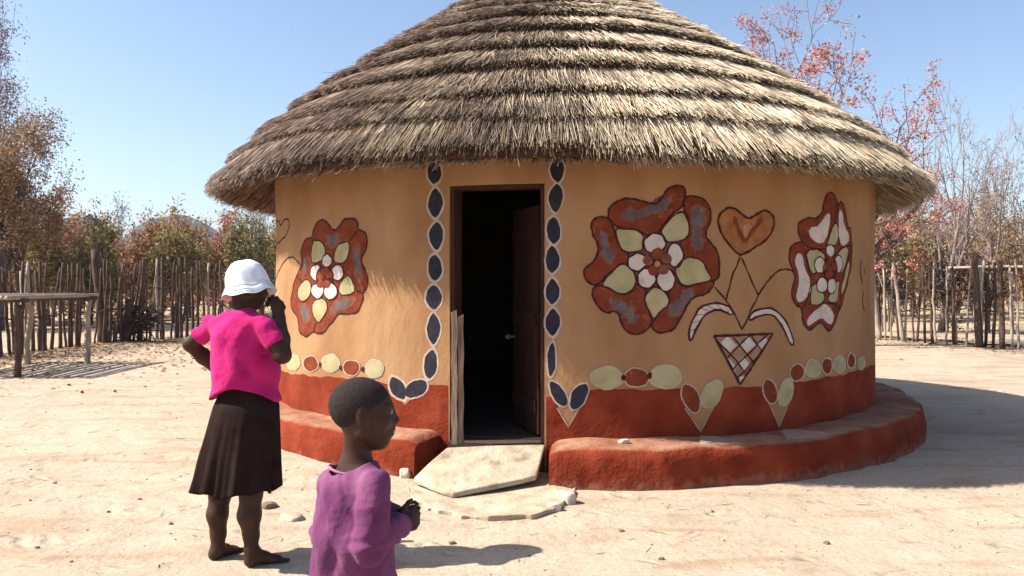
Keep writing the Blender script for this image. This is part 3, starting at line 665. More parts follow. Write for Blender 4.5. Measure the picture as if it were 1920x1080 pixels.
# ---- thatched roof
PR = np.array([(0.02, 5.42), (1.05, 4.655), (1.55, 4.32), (2.32, 3.81), (3.03, 3.305), (3.45, 2.968), (3.75, 2.69), (3.985, 2.405)])
PR[:, 0] *= .970
rr = np.linspace(0.02, 3.985 * .970, 200); hh = np.interp(rr, PR[:, 0], PR[:, 1])
kern = np.ones(15) / 15; hp = np.pad(hh, 7, mode='reflect', reflect_type='odd'); hh = np.convolve(hp, kern, 'valid')
ss = np.concatenate([[0], np.cumsum(np.hypot(np.diff(rr), np.diff(hh)))]); STOT = ss[-1]
def prof(s, off):
    """point on the profile at arc s, pushed out along its normal; vectorised"""
    s = np.asarray(s, float); r = np.interp(s, ss, rr); h = np.interp(s, ss, hh)
    over = np.maximum(s - STOT, 0)
    dr_ = np.interp(s, ss, np.gradient(rr, ss)); dh = np.interp(s, ss, np.gradient(hh, ss))
    r = r + over * dr_ * .9; h = h + over * dh
    return r - off * dh, h + off * dr_
def warp(V):
    """the old roof leans a little"""
    V = np.array(V, float); z = V[:, 2].copy(); V[:, 2] -= .007 * (V[:, 0] - CX); V[:, 0] -= .05 * (z - 2.4) + .07; return V
def wob(th, k): return .024 * np.sin(5 * th + k * 1.7) + .020 * np.sin(13 * th + k * 2.9) + .010 * np.sin(29 * th + k * 5.1) + .006 * np.sin(61 * th + k)
def roofpt(th, s, off, lump=0):
    r, h = prof(s, off); return np.stack([CX + r * np.sin(th), CY - r * np.cos(th), h], -1)
# base shell (closed: top face + underside)
sh = MB(); n = 120; PRO = [(float(prof(s, -.03)[0]), float(prof(s, -.03)[1])) for s in np.linspace(0.02, STOT - .02, 40)] + [(3.78, 2.40), (3.62, 2.50), (3.30, 2.80), (2.3, 3.52), (1.0, 4.4), (.03, 5.1)]
vs = [(CX + r * math.sin(2 * math.pi * i / n), CY - r * math.cos(2 * math.pi * i / n), h) for i in range(n) for r, h in PRO]; m_ = len(PRO)
sh.add(warp(vs), [(i * m_ + k, ((i + 1) % n) * m_ + k, ((i + 1) % n) * m_ + k + 1, i * m_ + k + 1) for i in range(n) for k in range(m_ - 1)])
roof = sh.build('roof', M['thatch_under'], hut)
def prisms(P0, P1, P2, w_, nrm):
    n = len(P0); t = P2 - P0; t /= np.linalg.norm(t, axis=1)[:, None] + 1e-9
    a = np.cross(t, nrm); a /= np.linalg.norm(a, axis=1)[:, None] + 1e-9; b = np.cross(a, t)
    V = np.empty((n, 3, 3, 3))
    for i, (P, f_) in enumerate(((P0, .9), (P1, 1.0), (P2, .55))):
        for k in range(3):
            q = 2 * math.pi * k / 3 + math.pi / 2
            V[:, i, k] = P + (w_ * f_)[:, None] * (math.cos(q) * a + math.sin(q) * b)
    base = np.arange(n)[:, None] * 9; Q = []
    for i in range(2):
        for k in range(3): Q.append(base + np.array([[i * 3 + k, i * 3 + (k + 1) % 3, i * 3 + 3 + (k + 1) % 3, i * 3 + 3 + k]]))
    return V.reshape(-1, 3), np.stack(Q, 1).reshape(-1, 4)
def join_np(parts):
    V = []; Q = []; b = 0
    for v, q in parts: V.append(v); Q.append(q + b); b += len(v)
    return np.concatenate(V), np.concatenate(Q)
def front_r(y):
    c = np.linspace(.3, 3.86, 400); yy = HOR - F * (np.interp(c, rr, hh) + .07 - CAMZ) / (CY - c); return float(np.interp(y, yy, c))
cr = [3.985 * .970] + [front_r(y) for y in (214, 168, 119, 81, 46, 16)] + [2.02, 1.70, 1.38, 1.05, .72, .40]
for ci, rb in enumerate(cr):
    sb = float(np.interp(rb, rr, ss)); L = .62 if ci else .7
    # thickness wedge under the strands
    nt_ = 200; th = np.linspace(0, 2 * np.pi, nt_, endpoint=False)
    up = max(sb - L, .02); w_s = wob(th, ci)
    offs = [(up, -.02), (sb - .25 if sb > .3 else up + .01, .022), (sb - .05, .070), (sb - .046, .05), (sb - .044, -.03)]
    rows = [roofpt(th, np.maximum(s + w_s, .02), np.full(nt_, o)) for s, o in offs]
    V0 = np.stack(rows, 1).reshape(-1, 3); m_ = len(rows)
    i = np.arange(nt_)[:, None]; k = np.arange(m_ - 1)[None]; j = (i + 1) % nt_
    Q0 = np.stack([i * m_ + k, j * m_ + k, j * m_ + k + 1, i * m_ + k + 1], -1).reshape(-1, 4)
    core = mesh_np('thatch_core', V0, Q0)
    dens = 2 * np.pi * rb / .0062 * (4.0 if ci == 0 else 3.2)
    cnt = int(dens); t = rng.uniform(-np.pi, np.pi, cnt)
    keep = (np.abs(t) < 1.95) | (rng.random(cnt) < .4); t = t[keep]; cnt = len(t)
    ws = wob(t, ci); tuft = .022 * np.sin(t * 90 + 3 * np.sin(t * 17) + ci) + .012 * np.sin(t * 210 + ci * 3)
    long_ = rng.random(cnt) < .02
    tip = sb + ws + rng.normal(0, .013 if ci else .022, cnt) + tuft * .7 + long_ * rng.uniform(.02, .09, cnt)
    s0 = np.maximum(tip - L * rng.uniform(.75, 1.05, cnt), .02); s1 = s0 + (tip - s0) * .55
    depth = rng.uniform(0, 1, cnt) ** .6
    o2 = .012 + .105 * depth + tuft * .4 + rng.normal(0, .006, cnt); o0 = -.012 + .02 * depth; o1 = .012 + .050 * depth
    if ci == 0: o2 -= .07 * (1 - depth)
    dth = rng.normal(0, .052, cnt) / max(rb, .6) * 1.4 + .02 * np.sin(t * 7 + ci) / max(rb, .6)
    P0 = roofpt(t, s0, o0); P1 = roofpt(t + dth * .5, s1, o1); P2 = roofpt(t + dth, tip, o2)
    stray = rng.random(cnt) < .004
    P2[stray] += np.stack([np.sin(t), -np.cos(t), np.full(cnt, .7)], -1)[stray] * rng.uniform(.0, .07, (cnt, 1))[stray]
    P2[:, 2] -= (ci == 0) * (tip - sb > .03) * .02
    nr = np.stack([np.sin(t) * .6, -np.cos(t) * .6, np.full(cnt, .8)], -1)
    Vs, Qs = prisms(P0, P1, P2, rng.uniform(.0018, .0050, cnt), nr)
    V, Q = join_np([(V0, Q0), (Vs, Qs)])
    me = mesh_np('thatch_course', warp(V), Q)
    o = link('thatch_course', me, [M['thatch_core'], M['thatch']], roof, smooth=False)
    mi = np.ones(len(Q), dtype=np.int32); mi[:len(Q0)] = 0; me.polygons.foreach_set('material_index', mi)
# ragged underside of the eave
cnt = 9000; t = rng.uniform(-np.pi, np.pi, cnt); r0 = rng.uniform(3.32, 3.65, cnt); 
def under(r): return np.interp(r, [3.30, 3.62, 3.78, 3.90], [2.80, 2.50, 2.40, 2.35])
r2 = np.minimum(r0 + rng.uniform(.2, .45, cnt), 3.82 + rng.normal(0, .03, cnt)); d1 = rng.normal(0, .012, cnt)
def pol(t, r, z): return np.stack([CX + r * np.sin(t), CY - r * np.cos(t), z], -1)
P0 = pol(t, r0, under(r0) - .002); P1 = pol(t + d1 * .5, (r0 + r2) / 2, under((r0 + r2) / 2) - .02); P2 = pol(t + d1, r2, under(r2) - .012 + rng.normal(0, .022, cnt))
V, Q = prisms(P0, P1, P2, rng.uniform(.003, .006, cnt), np.tile([0, 0, -1.0], (cnt, 1)))
link('eave_underside', mesh_np('eave_underside', warp(V), Q), M['thatch'], roof, smooth=False)

# ---- slab, apron, rocks
sl = MB()
C = [(838, 838, .245), (930, 834, .25), (1022, 833, .245), (1014, 862, .18), (1006, 891, .105), (978, 898, .09), (930, 908, .078), (893, 915, .07), (850, 924, .060), (832, 919, .063), (812, 911, .068), (775, 896, .078), (803, 868, .155)]
P = [at(a, b_, (CAMZ - z) * F / (b_ - HOR)) for a, b_, z in C]
sl.prism([(q.x, q.y) for q in P], [q.z - .04 for q in P], [q.z for q in P])
o = sl.build('stone_slab', M['slab'], None, smooth=False); bevel(o, .012, 2); tag(o, 'pale flat stone slab sloping up to the dark doorway', 'stone slab')
ap = MB()
C = [(745, 890), (760, 912), (782, 944), (806, 957), (862, 967), (930, 971), (1000, 968), (1045, 955), (1066, 938), (1082, 922), (1074, 900), (1040, 893), (1000, 880), (930, 872), (850, 872), (790, 880)]
P = []; rs = random.Random(4)
for i in range(len(C)):
    a = Vector(C[i]); c_ = Vector(C[(i + 1) % len(C)])
    for k in range(4):
        q = a.lerp(c_, k / 4); P.append(on_ground(q.x + rs.uniform(-3.5, 3.5), q.y + rs.uniform(-2.2, 2.2), .02))
ap.prism([(q.x, q.y) for q in P], [-.05] * len(P), [.026 + rs.uniform(-.008, .010) for i in range(len(P))])
o = ap.build('cement_apron', M['apron'], None, smooth=False); bevel(o, .008, 2); tag(o, 'worn broken cement apron on the sand below the slab', 'cement apron')
def rock(name, loc, size, m, label, cat, group, seed):
    bm = bmesh.new(); bmesh.ops.create_icosphere(bm, subdivisions=3, radius=1); rs = random.Random(seed); ph = [rs.uniform(0, 6) for _ in range(6)]
    for v in bm.verts:
        c = v.co; k = 1 + .16 * math.sin(c.x * 2.6 + ph[0]) * math.cos(c.y * 2.3 + ph[1]) + .10 * math.sin(c.z * 4 + ph[2] + c.x * 3) + .05 * math.sin(c.y * 8 + ph[3]) 
        c *= k
        for ax_ in range(3): c[ax_] = max(-.82, min(.82, c[ax_])) * size[ax_]
    me = bpy.data.meshes.new(name); bm.to_mesh(me); bm.free()
    o = link(name, me, m); o.location = loc; o.rotation_euler = (0, 0, rs.uniform(0, 6)); return tag(o, label, cat, group)
def gpt(px, py, dz=0): 
    q = on_ground(px, py); q.z = float(gh(q.x, q.y)) + dz; return q
rock('rock', gpt(1068, 915, .06), (.085, .07, .085), M['rock'], 'large pale rock at the corner of the right bench', 'rock', 'rocks at the edge of the cement apron', 3)
rock('rock', gpt(1062, 944, .03), (.085, .06, .06), M['rock'], 'flat pale rock at the right front corner of the apron', 'rock', 'rocks at the edge of the cement apron', 4)
rock('rock', gpt(1038, 958, .02), (.055, .04, .04), M['rock'], 'small rock in front of the flat pale rock on the apron edge', 'rock', 'rocks at the edge of the cement apron', 5)
rock('rock', gpt(945, 908, .06), (.035, .03, .03), M['rock'], 'tiny rock wedged under the front edge of the slab', 'rock', 'rocks at the edge of the cement apron', 6)
rock('rock', gpt(760, 902, .03), (.05, .04, .05), M['rock'], 'pale rock under the left corner of the slab', 'rock', 'rocks at the edge of the cement apron', 8)
bp = at(1170, 829, (CAMZ - .3) * F / (829 - HOR)); bp.z = .305
rock('stone', bp, (.05, .035, .022), M['rock'], 'small pale stone lying on the right bench', 'stone', None, 7)
rock('flat_stone', gpt(548, 975, .005), (.095, .07, .03), M['slab'], 'half buried flat grey stone behind the woman', 'stone', None, 9)
rock('flat_stone', gpt(505, 955, .01), (.06, .05, .03), M['pebble'], 'dark half buried stone beside the skirt hem of the woman', 'stone', None, 10)
for i, (x, y, s, lab) in enumerate([(320, 985, .014, 'dark pebble on bare sand left of the womans legs'), (203, 964, .012, 'dark pebble alone on sand in the lower left'), (262, 942, .011, 'tiny pebble on sand left of the skirt'), (103, 915, .011, 'tiny pebble at the far left on sand'), (848, 1018, .018, 'pebble on sand right of the boys shoulder'), (1165, 1000, .015, 'pebble on sand below the right bench'), (1335, 962, .013, 'pebble at the sunlit edge of the hut shadow'), (1550, 1020, .017, 'pebble on sand in the lower right'), (1690, 675, .03, 'dark pebble on sand before the right fence'), (70, 1030, .012, 'pebble in the lower left corner'), (1240, 1050, .014, 'pebble at the bottom edge of the sand')]):
    rock('pebble', gpt(x, y, s * .3), (s * 1.3, s, s * .7), M['pebble'], lab, 'pebble', 'loose pebbles on the sand', 20 + i)
# ------------------------------------------------------------------ people (distance-field bodies turned into one surface)
class SDF:
    def __init__(s, lo, hi, h):
        s.lo = np.array(lo, float); s.h = h; s.n = np.ceil((np.array(hi) - s.lo) / h).astype(int) + 1
        s.D = np.full(s.n, 1.0, dtype=np.float32)
    def box(s, lo, hi):
        a = np.clip(np.floor((lo - s.lo) / s.h).astype(int), 0, s.n - 1); b = np.clip(np.ceil((hi - s.lo) / s.h).astype(int) + 1, 1, s.n)
        sl = tuple(slice(x, y) for x, y in zip(a, b))
        g = [s.lo[i] + s.h * np.arange(a[i], b[i]) for i in range(3)]
        return sl, np.meshgrid(*g, indexing='ij')
    def put(s, sl, d, k, sub=False):
        A = s.D[sl]
        if sub:
            s.D[sl] = np.maximum(A, -d) if k <= 0 else -s.smin(-A, d, k)
        else: s.D[sl] = np.minimum(A, d) if k <= 0 else s.smin(A, d, k)
    @staticmethod
    def smin(a, b, k):
        h = np.maximum(k - np.abs(a - b), 0) / k; return np.minimum(a, b) - h * h * k * .25
    def cone(s, a, b, ra, rb, k=.02, sub=False, fold=None):
        a = np.array(a, float); b = np.array(b, float); m = max(ra, rb) + k + .03
        sl, (X, Y, Z) = s.box(np.minimum(a, b) - m, np.maximum(a, b) + m)
        ba = b - a; L = (ba @ ba) + 1e-12
        t = np.clip(((X - a[0]) * ba[0] + (Y - a[1]) * ba[1] + (Z - a[2]) * ba[2]) / L, 0, 1)
        d = np.sqrt((X - a[0] - t * ba[0]) ** 2 + (Y - a[1] - t * ba[1]) ** 2 + (Z - a[2] - t * ba[2]) ** 2) - (ra + (rb - ra) * t)
        if fold: d = d + fold(X, Y, Z, t)
        s.put(sl, d, k, sub)
    def ell(s, c, rad, ax=None, k=.02, sub=False):
        c = np.array(c, float); rad = np.array(rad, float); ax = np.eye(3) if ax is None else np.array(ax, float)
        m = rad.max() + k + .03; sl, (X, Y, Z) = s.box(c - m, c + m)
        p = [(X - c[0]) * ax[i][0] + (Y - c[1]) * ax[i][1] + (Z - c[2]) * ax[i][2] for i in range(3)]
        k0 = np.sqrt(sum((p[i] / rad[i]) ** 2 for i in range(3))); k1 = np.sqrt(sum((p[i] / rad[i] ** 2) ** 2 for i in range(3))) + 1e-6
        s.put(sl, k0 * (k0 - 1) / k1, k, sub)
    def chain(s, pts, rads, k=.012, **kw):
        for i in range(len(pts) - 1): s.cone(pts[i], pts[i + 1], rads[i], rads[i + 1], k, **kw)
    def grid(s): 
        return np.meshgrid(*[s.lo[i] + s.h * np.arange(s.n[i]) for i in range(3)], indexing='ij')
    def mesh(s, name, smooth=2):
        D = s.D; S_ = D < 0; c = np.zeros(np.array(D.shape) - 1, dtype=np.int8)
        nx, ny, nz = c.shape
        for i in (0, 1):
            for j in (0, 1):
                for k in (0, 1): c += S_[i:nx + i, j:ny + j, k:nz + k]
        I, J, K = np.nonzero((c > 0) & (c < 8)); idx = -np.ones(c.shape, dtype=np.int64); idx[I, J, K] = np.arange(len(I))
        acc = np.zeros((len(I), 3)); cnt = np.zeros(len(I))
        cor = [(0, 0, 0), (1, 0, 0), (0, 1, 0), (1, 1, 0), (0, 0, 1), (1, 0, 1), (0, 1, 1), (1, 1, 1)]
        for a in cor:
            for ax in range(3):
                if a[ax]: continue
                b = list(a); b[ax] = 1
                d0 = D[I + a[0], J + a[1], K + a[2]]; d1 = D[I + b[0], J + b[1], K + b[2]]; m = (d0 < 0) != (d1 < 0)
                t = np.where(m, d0 / np.where(m, d0 - d1, 1), 0)
                p = np.tile(np.array(a, float), (len(I), 1)); p[:, ax] += t
                acc[m] += p[m]; cnt[m] += 1
        V = s.lo + s.h * (np.stack([I, J, K], 1) + acc / cnt[:, None])
        Q = []
        for ax in range(3):
            o1, o2 = [(1, 2), (2, 0), (0, 1)][ax]
            n = list(D.shape); sl0 = [slice(None)] * 3; sl1 = [slice(None)] * 3; sl0[ax] = slice(0, -1); sl1[ax] = slice(1, None)
            e = S_[tuple(sl0)] != S_[tuple(sl1)]
            P = np.stack(np.nonzero(e), 1); P = P[(P[:, o1] > 0) & (P[:, o2] > 0) & (P[:, o1] < n[o1] - 1) & (P[:, o2] < n[o2] - 1)]
            def cell(d1, d2):
                q = P.copy(); q[:, o1] -= d1; q[:, o2] -= d2; return idx[q[:, 0], q[:, 1], q[:, 2]]
            f = np.stack([cell(1, 1), cell(0, 1), cell(0, 0), cell(1, 0)], 1)
            ins = S_[P[:, 0], P[:, 1], P[:, 2]]; f[~ins] = f[~ins][:, ::-1]; Q.append(f)
        Q = np.concatenate(Q); Q = Q[(Q >= 0).all(1)]
        for _ in range(smooth):
            A = np.zeros_like(V); n_ = np.zeros(len(V))
            for k in range(4):
                a, b = Q[:, k], Q[:, (k + 1) % 4]
                np.add.at(A, a, V[b]); np.add.at(n_, a, 1); np.add.at(A, b, V[a]); np.add.at(n_, b, 1)
            V = V * .5 + A / np.maximum(n_, 1)[:, None] * .5
        return mesh_np(name, V, Q)
def U(v): v = np.array(v, float); return v / np.linalg.norm(v)
M['skin'] = mat("dark_skin", [(0.3, (.030, .011, .006)), (0.7, (.052, .021, .012))], 14, 5, .55, (120, .3, .002), spec=.25)
M['skin_boy'] = mat("dark_skin_child", [(0.3, (.032, .0115, .006)), (0.7, (.052, .021, .0115))], 14, 5, .52, (140, .3, .0015), spec=.25)
M['stubble'] = mat("short_black_hair", [(0.3, (.020, .014, .0125)), (0.7, (.036, .027, .0245))], 150, 4, .9, (330, .8, .002), spec=.12)
M['eye'] = mat("eye_white", var((.26, .22, .19), .05), 5, 2, .3, spec=.5)
M['iris'] = mat("eye_iris", var((.012, .007, .005), .1), 5, 2, .2, spec=.5)
M['nail'] = mat("nail", var((.16, .085, .06), .1), 5, 2, .4, spec=.5)
M['pink_shirt'] = mat("pink_jersey", [(0.3, (.40, .010, .105)), (0.7, (.49, .020, .155))], 9, 5, .85, (420, .35, .002), bump2=(24, .6, .012), spec=.08, sheen=.05)
M['pink_trim'] = mat("pink_trim", var((.60, .02, .20), .1), 9, 5, .85, (420, .35, .002))
M['skirt'] = mat("dark_brown_skirt", [(0.3, (.016, .0085, .0075)), (0.7, (.027, .0155, .0135))], 12, 5, .85, (380, .35, .002), bump2=(10, .3, .01), spec=.04)
M['hat'] = mat("white_cotton", [(0.3, (.66, .66, .70)), (0.7, (.80, .80, .82))], 10, 5, .9, (340, .4, .002), bump2=(17, .4, .01), spec=.1)
M['hat_band'] = mat("hat_stitching", var((.5, .5, .55)), 30, 3, .9)
M['purple'] = mat("faded_purple_jersey", [(0.28, (.105, .026, .078)), (0.5, (.150, .042, .108)), (0.72, (.205, .072, .145))], 8, 8, .92, (300, .4, .002), bump2=(24, .8, .012), spec=.08, sheen=.05)
M['collar'] = mat("collar_rib", var((.34, .13, .25), .15), 20, 5, .92, (260, .5, .003))
M['shorts'] = mat("faded_shorts", var((.05, .055, .08), .2), 10, 6, .9, (300, .4, .002))

def hand(s, wrist, fdir, pdir, curl, sc=1.0, side=1, spread=.10):
    """palm + five fingers; fdir along the fingers, pdir out of the palm; side=+1: thumb towards fdir x pdir"""
    f = U(fdir); p = np.array(pdir, float); p = U(p - (p @ f) * f); l = np.cross(f, p) * side; w_ = np.array(wrist, float)
    c = w_ + f * .045 * sc
    s.ell(c, (.050 * sc, .040 * sc, .0155 * sc), (f, l, p), k=.012)
    s.cone(w_ - f * .01, c, .024 * sc, .022 * sc, .02)
    for i, (off, ln) in enumerate(((.030, .078), (.010, .088), (-.010, .082), (-.029, .064))):
        b = w_ + f * (.082 - .004 * abs(i - 1.2)) * sc + l * off * sc; d = U(f + l * spread * (1.5 - i) * .6); q = p
        r = .0088 * sc if i < 3 else .0076 * sc; pts = [b - f * .016 * sc]; rad = [r * 1.1]; cu = curl * (1 + .12 * i)
        for sg in (.42, .32, .26):
            d2 = d * math.cos(cu) + q * math.sin(cu); q = q * math.cos(cu) - d * math.sin(cu); d = U(d2); b = b + d * ln * sg * sc; pts.append(b); r *= .93; rad.append(r)
        s.chain(pts, rad, k=.003)
    b = w_ + f * .018 * sc + l * .022 * sc; d = U(f * .75 + l * .75 + p * .25); d2 = U(f * .9 + l * .2 + p * .5); b1 = b + d * .038 * sc; b2 = b1 + d2 * .03 * sc; b3 = b2 + U(f + p * .7 - l * .15) * .024 * sc
    s.chain([b, b1, b2, b3], [.014 * sc, .0115 * sc, .0100 * sc, .0082 * sc], k=.006)
def foot(s, ankle, heel, toe, sc=1.0, zg=0.0, side=1):
    a = np.array(ankle, float); h_ = np.array(heel, float); t = np.array(toe, float); d = U((t - h_) * [1, 1, 0]); l = np.array([-d[1], d[0], 0]) * side; L = np.linalg.norm((t - h_)[:2])
    h_[2] = zg + .026 * sc
    s.ell(h_ + d * .022, (.036 * sc, .031 * sc, .030 * sc), (d, l, (0, 0, 1)), k=.02)
    s.cone(a, h_ + d * .02 + np.array([0, 0, .012]), .032 * sc, .028 * sc, .02)
    mid = h_ + d * L * .45; mid[2] = zg + .034 * sc; s.cone(a + d * .012 - [0, 0, .02], mid, .033 * sc, .031 * sc, .03)
    ball = h_ + d * L * .70; ball[2] = zg + .021 * sc; s.cone(mid, ball, .032 * sc, .021 * sc, .02)
    s.ell(ball, (.045 * sc, .044 * sc, .019 * sc), (d, l, (0, 0, 1)), k=.015)
    for i in range(5):
        off = (.032 - .0165 * i) * sc; b = ball + d * (.03 - .004 * i) * sc + l * off; b[2] = zg + .014 * sc
        e = ball + d * (.030 + .036 - .006 * i - (.0 if i else -.004)) * sc + l * off * 1.12; e[2] = zg + .0105 * sc
        s.cone(b, e, (.0125 if i == 0 else .0095) * sc, (.0105 if i == 0 else .0078) * sc, .005)
def head_parts(s, H, f, sc, jaw_drop=1.0):
    """H head centre, f face direction; returns the frame"""
    f = U(f); up = U(np.array([0, 0, 1.0]) - f * f[2]); r = np.cross(f, up)
    P = lambda a, b, c: np.array(H) + (f * a + r * b + up * c) * sc
    s.ell(P(-.012, 0, .022), np.array((.096, .074, .086)) * sc, (f, r, up), k=.01)
    s.ell(P(.030, 0, -.030), np.array((.062, .058, .078)) * sc, (f, r, up), k=.04)
    s.ell(P(.058, 0, -.092), np.array((.026, .028, .020)) * sc, (f, r, up), k=.035)                 # chin
    for q in (-1, 1):
        s.cone(P(.055, q * .018, -.090), P(-.005, q * .052, -.055), .018 * sc, .018 * sc, .03)       # jaw
        s.ell(P(.058, q * .036, -.022), np.array((.022, .022, .018)) * sc, (f, r, up), k=.025)       # cheek
        s.ell(P(.0905, q * .031, .008), np.array((.016, .017, .011)) * sc, (f, r, up), k=.014, sub=True)  # eye socket
        s.cone(P(.085, q * .012, .022), P(.072, q * .046, .022), .008 * sc, .008 * sc, .012)         # brow
        s.ell(P(.0765, q * .031, .007), np.array((.0125, .014, .0125)) * sc, (f, r, up), k=.003)     # lids / eyeball bed
        e = P(-.008, q * .073, -.006); s.ell(e, np.array((.019, .008, .031)) * sc, (U(f - r * q * .0 + up * .2), U(r), U(up - f * .2)), k=.008)
        s.ell(P(-.004, q * .083, -.004), np.array((.011, .006, .019)) * sc, (f, r, up), k=.004, sub=True)
        s.ell(P(.092, q * .012, -.030), np.array((.011, .010, .008)) * sc, (f, r, up), k=.006)       # nostril wing
    s.cone(P(.087, 0, .012), P(.103, 0, -.024), .009 * sc, .012 * sc, .012)                          # nose
    s.ell(P(.106, 0, -.026), np.array((.011, .012, .010)) * sc, (f, r, up), k=.008)
    s.ell(P(.083, 0, -.056), np.array((.016, .026, .018)) * sc, (f, r, up), k=.02)                   # muzzle
    s.cone(P(.090, -.017, -.054), P(.090, .017, -.054), .0085 * sc, .0085 * sc, .006); s.cone(P(.098, -.006, -.0515), P(.098, .006, -.0515), .0075 * sc, .0075 * sc, .008)
    s.cone(P(.087, -.015, -.068), P(.087, .015, -.068), .0085 * sc, .0085 * sc, .006); s.cone(P(.095, -.004, -.068), P(.095, .004, -.068), .0080 * sc, .0080 * sc, .008)
    s.cone(P(.104, -.024, -.0605), P(.104, .024, -.0605), .0032 * sc, .0032 * sc, .003, sub=True)
    return P, f, r, up
def eyes(parent, P, f, r, up, sc):
    for q in (-1, 1):
        bm = bmesh.new(); bmesh.ops.create_uvsphere(bm, u_segments=16, v_segments=12, radius=.0118 * sc)
        me = bpy.data.meshes.new('eye'); bm.to_mesh(me); bm.free(); me.materials.append(M['eye']); me.materials.append(M['iris'])
        c = P(.0785, q * .031, .0066)
        fc = U(f + r * q * .05)
        for pl in me.polygons:
            if Vector(pl.center).normalized().dot(Vector(fc)) > .80: pl.material_index = 1
            pl.use_smooth = True
        o = bpy.data.objects.new('eye', me); COL.objects.link(o); o.parent = parent; o.location = Vector(c) - parent.location

# ---------------- woman
WD = 4.28
ww = thing('person', (at(450, 1055, WD).x, WD, float(gh(at(450, 1055, WD).x, WD))), 'person in white bucket hat, pink shirt and dark skirt standing barefoot, hand raised to face', 'person')
def W(px, py, dy=0.0): return np.array(at(px, py, WD + dy))
wf = U((.55, .835, 0)); wr = np.array([wf[1], -wf[0], 0]); up_ = np.array([0, 0, 1.0])
hf = U((.80, .60, -.10))
zg = float(gh(ww.location.x, WD))
s = SDF((ww.location.x - .36, WD - .40, zg - .01), (ww.location.x + .36, WD + .46, 1.68), .0056)
Hc = W(464, 538, .03)
P_w, f_, r_, u_ = head_parts(s, Hc, hf, 1.0)
neck0 = W(450, 590, -.005)
s.cone(Hc - hf * .03 - up_ * .05, neck0, .048, .056, .03)
s.ell(W(450, 640, .0), (.150, .095, .17), (wr, wf, up_), k=.05); s.ell(W(462, 700, .03), (.135, .13, .14), (wr, wf, up_), k=.05)
s.ell(W(458, 772, .015), (.150, .115, .12), (wr, wf, up_), k=.05)
shL = W(396, 611, .08); shR = W(496, 610, -.08)
s.cone(neck0 - up_ * .045, shL, .044, .042, .03); s.cone(neck0 - up_ * .045, shR, .044, .044, .03)
elL = W(357, 645, .14); wrL = W(418, 703, .26)
s.chain([shL, elL], [.038, .039], .02); s.chain([elL, elL * .6 + wrL * .4, wrL], [.039, .041, .027], .02)
hand(s, wrL, U((.6, .35, -.25)), U((.2, -.9, -.1)), .35, .98, -1)
elR = W(530, 666, -.10); wrR = W(523, 592, -.02)
s.chain([shR, elR], [.041, .043], .02); s.chain([elR, elR * .6 + wrR * .4, wrR], [.042, .044, .030], .02)
hand(s, wrR, U((-.22, .10, .9)), U((-.75, .5, -.1)), .80, 1.06, -1)
hipL = W(425, 800, .05); hipR = W(478, 800, -.03)
knL = W(413, 925, .07); knR = W(471, 925, -.06); anL = W(408, 1026, .05); anR = W(471, 1030, -.06)
for h_, k_, a_, px_, rc in ((hipL, knL, anL, 411, .055), (hipR, knR, anR, 470, .060)):
    s.cone(h_, k_, .095, .060, .05)
    cf = k_ * .62 + a_ * .38 - wf * .012
    s.chain([k_, cf, k_ * .25 + a_ * .75, a_], [.055, rc, .040, .034], .02)
foot(s, anL, on_ground(397, 1053), on_ground(449, 1033), .98, zg, -1)
foot(s, anR, on_ground(463, 1065), on_ground(534, 1052), .98, zg, -1)
body = link('body', s.mesh('body', 1), M['skin'], ww)
eyes(ww, P_w, f_, r_, u_, 1.0)
# pink shirt
def wfold(X, Y, Z):
    x = X - ww.location.x
    cre = lambda q: (1 - np.abs(np.sin(q))) ** 2.5
    return (.007 * cre(11 * (Z + .8 * x) + 1.1 * np.sin(6 * x + 3 * Y)) * np.clip(1.2 - np.abs(Z - 1.0) * 4, 0, 1) + .006 * cre(9 * x + 5 * Y + 1.6 * np.sin(7 * Z)) + .0050 * np.sin(34 * (Z + .75 * x) + 2.2 * np.sin(9 * x + 3 * Y)) * np.clip(1.12 - np.abs(Z - 1.02) * 5, 0, 1) + .0040 * np.sin(26 * x + 14 * Y + 5 * np.sin(7 * Z)) + .0030 * np.sin(55 * (Z * .6 - x) + 3 * np.sin(14 * Z))
            + .007 * np.sin(30 * (x * .8 + Z) + 1.3) * np.exp(-(((Z - 1.27) / .07) ** 2)))
s = SDF((ww.location.x - .34, WD - .36, .82), (ww.location.x + .32, WD + .36, 1.46), .0056)
s.ell(W(449, 640, .0), (.160, .112, .19), (wr, wf, up_), k=.05)
s.ell(W(468, 694, .03), (.155, .178, .17), (wr, wf, up_), k=.06)
s.cone(W(445, 640, .02), W(452, 750, .01), .135, .150, .05)
s.ell(W(463, 752, .015), (.180, .182, .10), (wr, wf, up_), k=.05)
s.cone(neck0 - up_ * .045, shL, .062, .053, .05); s.cone(neck0 - up_ * .045, shR, .062, .056, .05)
s.cone(neck0 - up_ * .03, neck0 - up_ * .005, .070, .062, .03)
slL = shL * .45 + elL * .55; slR = shR * .42 + elR * .58
s.cone(shL, slL, .053, .053, .02); s.cone(shR, slR, .057, .059, .016)
X, Y, Z = s.grid(); s.D += (wfold(X, Y, Z) * np.clip((Z - .90) / .10, .15, 1)).astype(np.float32)
for e0, e1 in ((slL, elL), (slR, elR)):                     # sleeve ends
    d = U(e1 - e0); t = (X - e0[0]) * d[0] + (Y - e0[1]) * d[1] + (Z - e0[2]) * d[2]
    q = np.sqrt(np.maximum((X - e0[0]) ** 2 + (Y - e0[1]) ** 2 + (Z - e0[2]) ** 2 - t ** 2, 0))
    s.D = np.where((q < .10) & (t > -.03) & (t < .12), np.maximum(s.D, (t - .010).astype(np.float32)), s.D)
